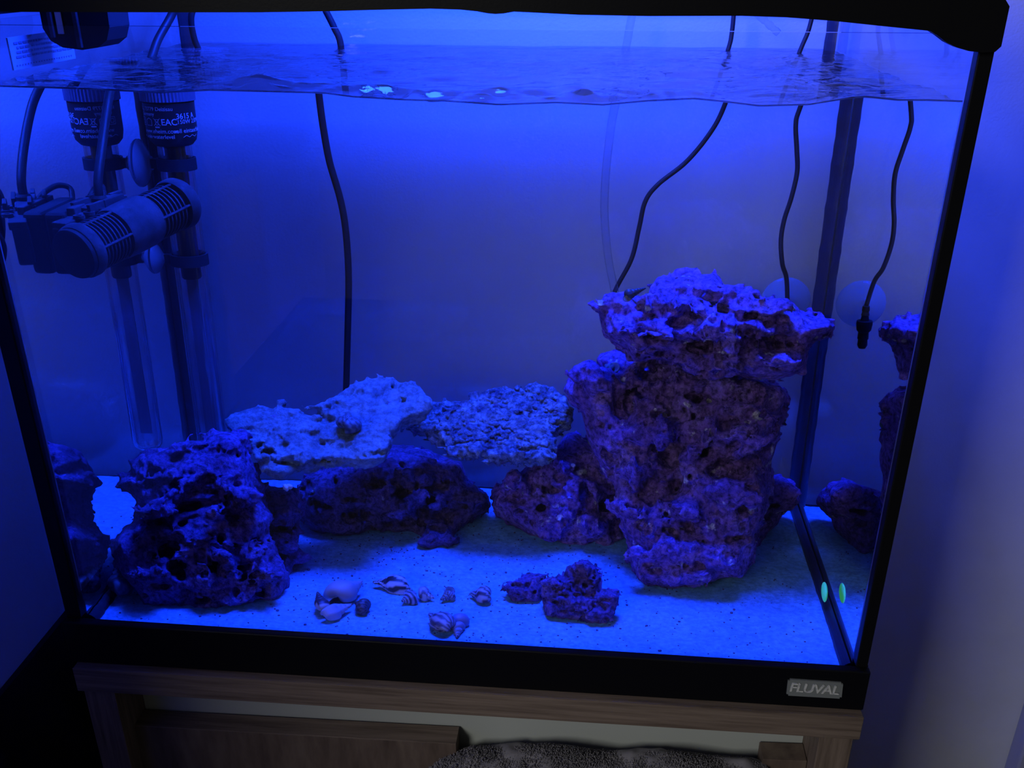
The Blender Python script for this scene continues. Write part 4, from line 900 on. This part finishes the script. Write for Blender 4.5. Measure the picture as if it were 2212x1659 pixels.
fromnp('cloth', np.concatenate([P3, Pb]), np.concatenate([q, fr, le, ri]), M['towel'], tw)
rs = np.random.RandomState(5); VV, FF = [], []; n = 0
cnt = 15000
xx = rs.uniform(0.264, 0.567, cnt); yy = rs.uniform(-0.044, 0.0150, cnt); zz = towel_h(xx, yy)
for x, y, z in zip(xx, yy, zz):
    th = rs.uniform(0, 6.28); lean = rs.uniform(-.7, .7); l = rs.uniform(.0018, .0034); w = 0.00045
    d = np.array([math.cos(th)*lean*.6, -0.35+math.sin(th)*lean*.5, 1.0]); d /= np.linalg.norm(d)
    s_ = np.array([math.cos(th), math.sin(th), 0])*w; t_ = np.cross(d, s_)
    o_ = np.array([x, y, z-0.0005 + 0.0022*0])
    tip = o_ + d*l; mid = o_ + d*l*.6 + s_*1.5
    VV += [o_-s_, o_+s_, o_+t_, mid-s_*1.2, mid+s_*1.2, mid+t_*1.2, tip]; FF += [(n, n+1, n+4, n+3), (n+1, n+2, n+5, n+4), (n+2, n, n+3, n+5), (n+3, n+4, n+6), (n+4, n+5, n+6), (n+5, n+3, n+6)]; n += 7
lp_ = frompy('terry_loops', VV, FF, M['towel'], tw, True); lp_['kind'] = 'stuff'

# ================================================================== SNAILS AND SHELLS
def attr_mat(name, rough=0.45, spec=0.4):
    m, nt, out = newmat(name); p = nt.nodes.new('ShaderNodeBsdfPrincipled'); p.inputs['Roughness'].default_value = rough; p.inputs['Specular IOR Level'].default_value = spec
    a = nt.nodes.new('ShaderNodeAttribute'); a.attribute_name = 'pattern'; nt.links.new(a.outputs[0], p.inputs['Base Color'])
    nz = nt.nodes.new('ShaderNodeTexNoise'); nz.inputs['Scale'].default_value = 900; tc = nt.nodes.new('ShaderNodeTexCoord'); nt.links.new(tc.outputs['Object'], nz.inputs[0])
    b = nt.nodes.new('ShaderNodeBump'); b.inputs['Strength'].default_value = 0.3; b.inputs['Distance'].default_value = 0.0003; nt.links.new(nz.outputs[0], b.inputs['Height']); nt.links.new(b.outputs[0], p.inputs['Normal'])
    nt.links.new(p.outputs[0], out.inputs[0]); return m
M['shell'] = attr_mat('patterned_shell')
def spiral_shell(name, apex, base, width, label, pat, turns=6.0, body=1.0, ribs=0, ribamp=0.0, knobs=0, knobamp=0.0, roll=0.0, conc=1.0, cat='shell', group=None, elong=1.0, nt=34, nsec=22):
    """spiral tube wound down from apex to base; width is the greatest diameter"""
    apex = np.array(apex, float); base = np.array(base, float); Lh = np.linalg.norm(base-apex); ax = (base-apex)/Lh
    a = np.cross(ax, [0.02, 0.03, 1.0]); a /= np.linalg.norm(a); b = np.cross(ax, a)
    ca, sa = math.cos(roll), math.sin(roll); a, b = ca*a+sa*b, -sa*a+ca*b
    n = int(turns*nt); V, F, C = [], [], []
    gr = 1.0/turns*3.4
    for i in range(n+1):
        t = i/nt; s = math.exp(-(turns-t)*gr*0.62)       # size
        th = 2*math.pi*t
        Rr = 0.44*s*width/2; rw = 0.56*s*width/2; ra = rw*(0.9+0.55*elong)
        h = Lh*(s**conc)*(1-0.0) - ra*0.9*(s)   # distance from the apex of the section centre
        rad = math.cos(th)*a + math.sin(th)*b
        mod = 1 + ribamp*math.cos(ribs*th)
        for k in range(nsec):
            ph = 2*math.pi*k/nsec
            kb = 1 + knobamp*max(0, math.cos(knobs*th))*max(0, math.cos(ph-0.9))**3
            p = apex + ax*(h - math.sin(ph)*ra*mod) + rad*(Rr + math.cos(ph)*rw*mod*kb)
            V.append(p); C.append(pat(th, ph, s, t/turns))
    for i in range(n):
        for k in range(nsec):
            F.append((i*nsec+k, i*nsec+(k+1) % nsec, (i+1)*nsec+(k+1) % nsec, (i+1)*nsec+k))
    # recessed mouth
    last = n*nsec; cen = np.mean(V[last:last+nsec], 0); tang = np.mean(V[last:last+nsec], 0) - np.mean(V[last-2*nsec:last-nsec], 0)
    inner = []
    for k in range(nsec):
        V.append(cen + (np.array(V[last+k])-cen)*0.82 - tang*0.2); C.append((0.20, 0.17, 0.2)); inner.append(len(V)-1)
    V.append(cen - tang*1.5); C.append((0.05, 0.04, 0.06)); ci = len(V)-1
    for k in range(nsec):
        F.append((last+k, last+(k+1) % nsec, inner[(k+1) % nsec], inner[k])); F.append((inner[k], inner[(k+1) % nsec], ci))
    V = np.array(V); c = V.mean(0)
    o = frompy(name, V-c, F, M['shell'], None, True); o.location = c
    at = o.data.color_attributes.new('pattern', 'FLOAT_COLOR', 'POINT')
    at.data.foreach_set('color', np.array([(*q, 1) for q in C], np.float32).ravel())
    tag(o, label, cat, group); return o
WH = (0.62, 0.60, 0.62); BR = (0.06, 0.035, 0.05); DK = (0.02, 0.018, 0.025)
def mixc(a, b, t): return tuple(a[i]*(1-t)+b[i]*t for i in range(3))
def p_plain(c, d=0.25):
    return lambda th, ph, s, u: mixc(c, (c[0]*.5, c[1]*.5, c[2]*.55), d*(0.5+0.5*math.sin(ph*3+0.3*math.sin(th*5))))
def p_bands(a, b, k=2, w=0.0):
    return lambda th, ph, s, u: a if math.sin(ph*k+1.0) > w else b
def p_flames(a, b, k=9, w=0.0):
    return lambda th, ph, s, u: a if math.sin(th*k + 1.6*math.sin(ph*2+th*1.7) + math.sin(th*2.3)) > w else b
def p_check(a, b, k=16):
    return lambda th, ph, s, u: a if (math.sin(th*k)*math.sin(ph*5+0.5*th) > 0) else b
def sp(u, v, z=0.006): return wp(u, v, z=z)
GR = 'empty sea shells scattered on the front sand'
spiral_shell('sea_shell', sp(684,1274,.016), sp(700,1322,.006), 0.0159, 'brown and white banded turret shell, leftmost of the shell cluster', p_bands(BR, (0.55,.5,.5), 2, 0.15), turns=5.5, group=GR, roll=2.2, elong=.8)
spiral_shell('sea_shell', sp(790,1253,.012), sp(710,1298,.008), 0.0293, 'big pale whelk shell with its open mouth facing the front glass', p_plain((0.42,.40,.42)), turns=4.5, body=1.5, group=GR, knobs=3, knobamp=.25, roll=4.2, elong=1.3)
spiral_shell('sea_shell', sp(768,1303,.008), sp(694,1331,.005), 0.0183, 'pale ridged spindle shell lying in front of the big whelk shell', p_plain((0.50,.48,.52)), turns=5, group=GR, ribs=7, ribamp=.06, knobs=4, knobamp=.3, roll=4.4, elong=1.2)
spiral_shell('sea_shell', sp(764,1300,.007), sp(798,1316,.006), 0.0183, 'black pitted cone shaped shell at the right end of the shell cluster', p_check(DK, (0.10,.09,.11), 22), turns=5, group=GR, ribs=20, ribamp=.03, roll=0.6, elong=.3)
spiral_shell('sea_shell', sp(797,1257,.006), sp(890,1266,.006), 0.0220, 'spindle shell with bold black and white flame marks, behind the other shells', p_flames(DK, (0.60,.58,.60), 6, 0.0), turns=4.5, group=GR, roll=4.0, elong=1.7, knobs=3, knobamp=.2)
spiral_shell('sea_shell', sp(864,1300,.005), sp(902,1285,.006), 0.0183, 'small grey shell with fine concentric ribs, left of the mottled white one', p_bands((0.04,.04,.06), (0.40,.38,.42), 6, 0.0), turns=4.5, group=GR, ribs=26, ribamp=.05, roll=.3, elong=.2)
spiral_shell('sea_shell', sp(943,1293,.004), sp(903,1281,.006), 0.0152, 'small round white shell with sparse dark blotches, third from the left in its row', p_flames((0.12,.1,.13), (0.42,.42,.46), 5, 0.72), turns=3.5, group=GR, roll=2.0, elong=.5)
spiral_shell('sea_shell', sp(948,1297,.004), sp(985,1279,.006), 0.0152, 'small dark shell with net pattern, right of the round white shell', p_check((0.05,.045,.07), (0.32,.30,.34), 14), turns=4.5, group=GR, roll=.8, elong=.4)
spiral_shell('sea_shell', sp(1009,1281,.005), sp(1064,1290,.006), 0.0214, 'cone shell with dark zigzag stripes lying alone, rightmost shell on the sand', p_flames((0.05,.035,.05), (0.40,.38,.42), 8, 0.1), turns=5, group=GR, roll=.2, elong=.35)
spiral_shell('sea_shell', sp(922,1322,.010), sp(977,1364,.006), 0.0250, 'striped conch shell with dark tip, nearest the front glass with a plain one', p_flames((0.06,.05,.08), (0.40,.38,.44), 11, 0.0), turns=4.5, group=GR, roll=2.8, elong=1.2, knobs=5, knobamp=.15)
spiral_shell('sea_shell', sp(987,1381,.004), sp(992,1330,.007), 0.0189, 'plain pale blue pointed shell touching the striped conch shell', p_plain((0.26,.28,.40), .5), turns=5, group=GR, roll=1.0, elong=.6)
# snails
def W3(u, v, y, dz=0.0): q = wp(u, v, y=y); q[2] += dz; return q
spiral_shell('snail', W3(752,889,.151), W3(750,933,.148), 0.0260, 'knobbly grey cone snail sitting on the middle of the pale slab', p_check((0.05,.06,.09), (0.16,.19,.24), 12), turns=5.5, ribs=13, ribamp=.05, cat='snail', group='live snails', elong=.1, roll=1.2)
spiral_shell('snail', W3(1401,620,.137), W3(1345,641,.137), 0.0100, 'dark slender pointed snail on the left edge of the top rock', p_plain((0.03,.035,.05)), turns=8, ribs=10, ribamp=.05, cat='snail', group='live snails', elong=.5, roll=2.0)
spiral_shell('snail', W3(1304,786,.235), W3(1330,806,.228), 0.0160, 'dark striped snail on the shoulder left of the top rock', p_bands((0.03,.04,.06), (0.12,.14,.2), 4), turns=4.5, cat='snail', group='live snails', elong=.4, roll=1.0)
spiral_shell('snail', W3(1684,894,.215), W3(1689,914,.215), 0.0110, 'small greenish snail clinging to the right side of the tower', p_plain((0.05,.09,.10)), turns=4, cat='snail', group='live snails', elong=.5, roll=1.0)
spiral_shell('snail', W3(342,1005,.088), W3(386,1018,.085), 0.0115, 'small grey green snail in the upper hollow of the left rock', p_plain((0.07,.12,.15)), turns=4, cat='snail', group='live snails', elong=.9, roll=1.0)
spiral_shell('snail', sp(250,1213,.030), sp(262,1292,.008), 0.0270, 'stout mossy dark snail against the left glass pane beside the porous rock', p_check((0.03,.035,.06), (0.09,.09,.15), 9), turns=4.5, ribs=9, ribamp=.05, cat='snail', group='live snails', elong=.5, roll=2.0)
# bright green chip against the right pane, white pebble under the slab
gp = wp(1781, 1278, x=W-0.0075)
bm = bmesh.new(); bmesh.ops.create_icosphere(bm, subdivisions=3, radius=1.0)
for v in bm.verts: v.co = Vector((v.co.x*0.0022, v.co.y*0.0105*(1-0.1*v.co.z), v.co.z*0.0066))
M['green'] = pbr('green_chip', (0.10, 0.95, 0.25), 0.6)
o = frombm('green_chip', bm, M['green'], None, True); o.location = gp; o.rotation_euler = (0.35, 0, 0)
M['green'].node_tree.nodes['Principled BSDF'].inputs['Emission Color'].default_value = (0.10, 1.0, 0.25, 1); M['green'].node_tree.nodes['Principled BSDF'].inputs['Emission Strength'].default_value = 0.22
tag(o, 'small fluorescent green oval chip on the seam of the right glass pane', 'chip')
wq = wp(617, 1053, y=0.095)
wpb = lumps('white_pebble', [((0, 0, 0), 0.0038), ((0.003, 0.001, 0.0006), 0.0030)], M['print'], None, 2, .8); wpb.location = wq
tag(wpb, 'tiny white pebble lodged under the front edge of the left slab', 'pebble')
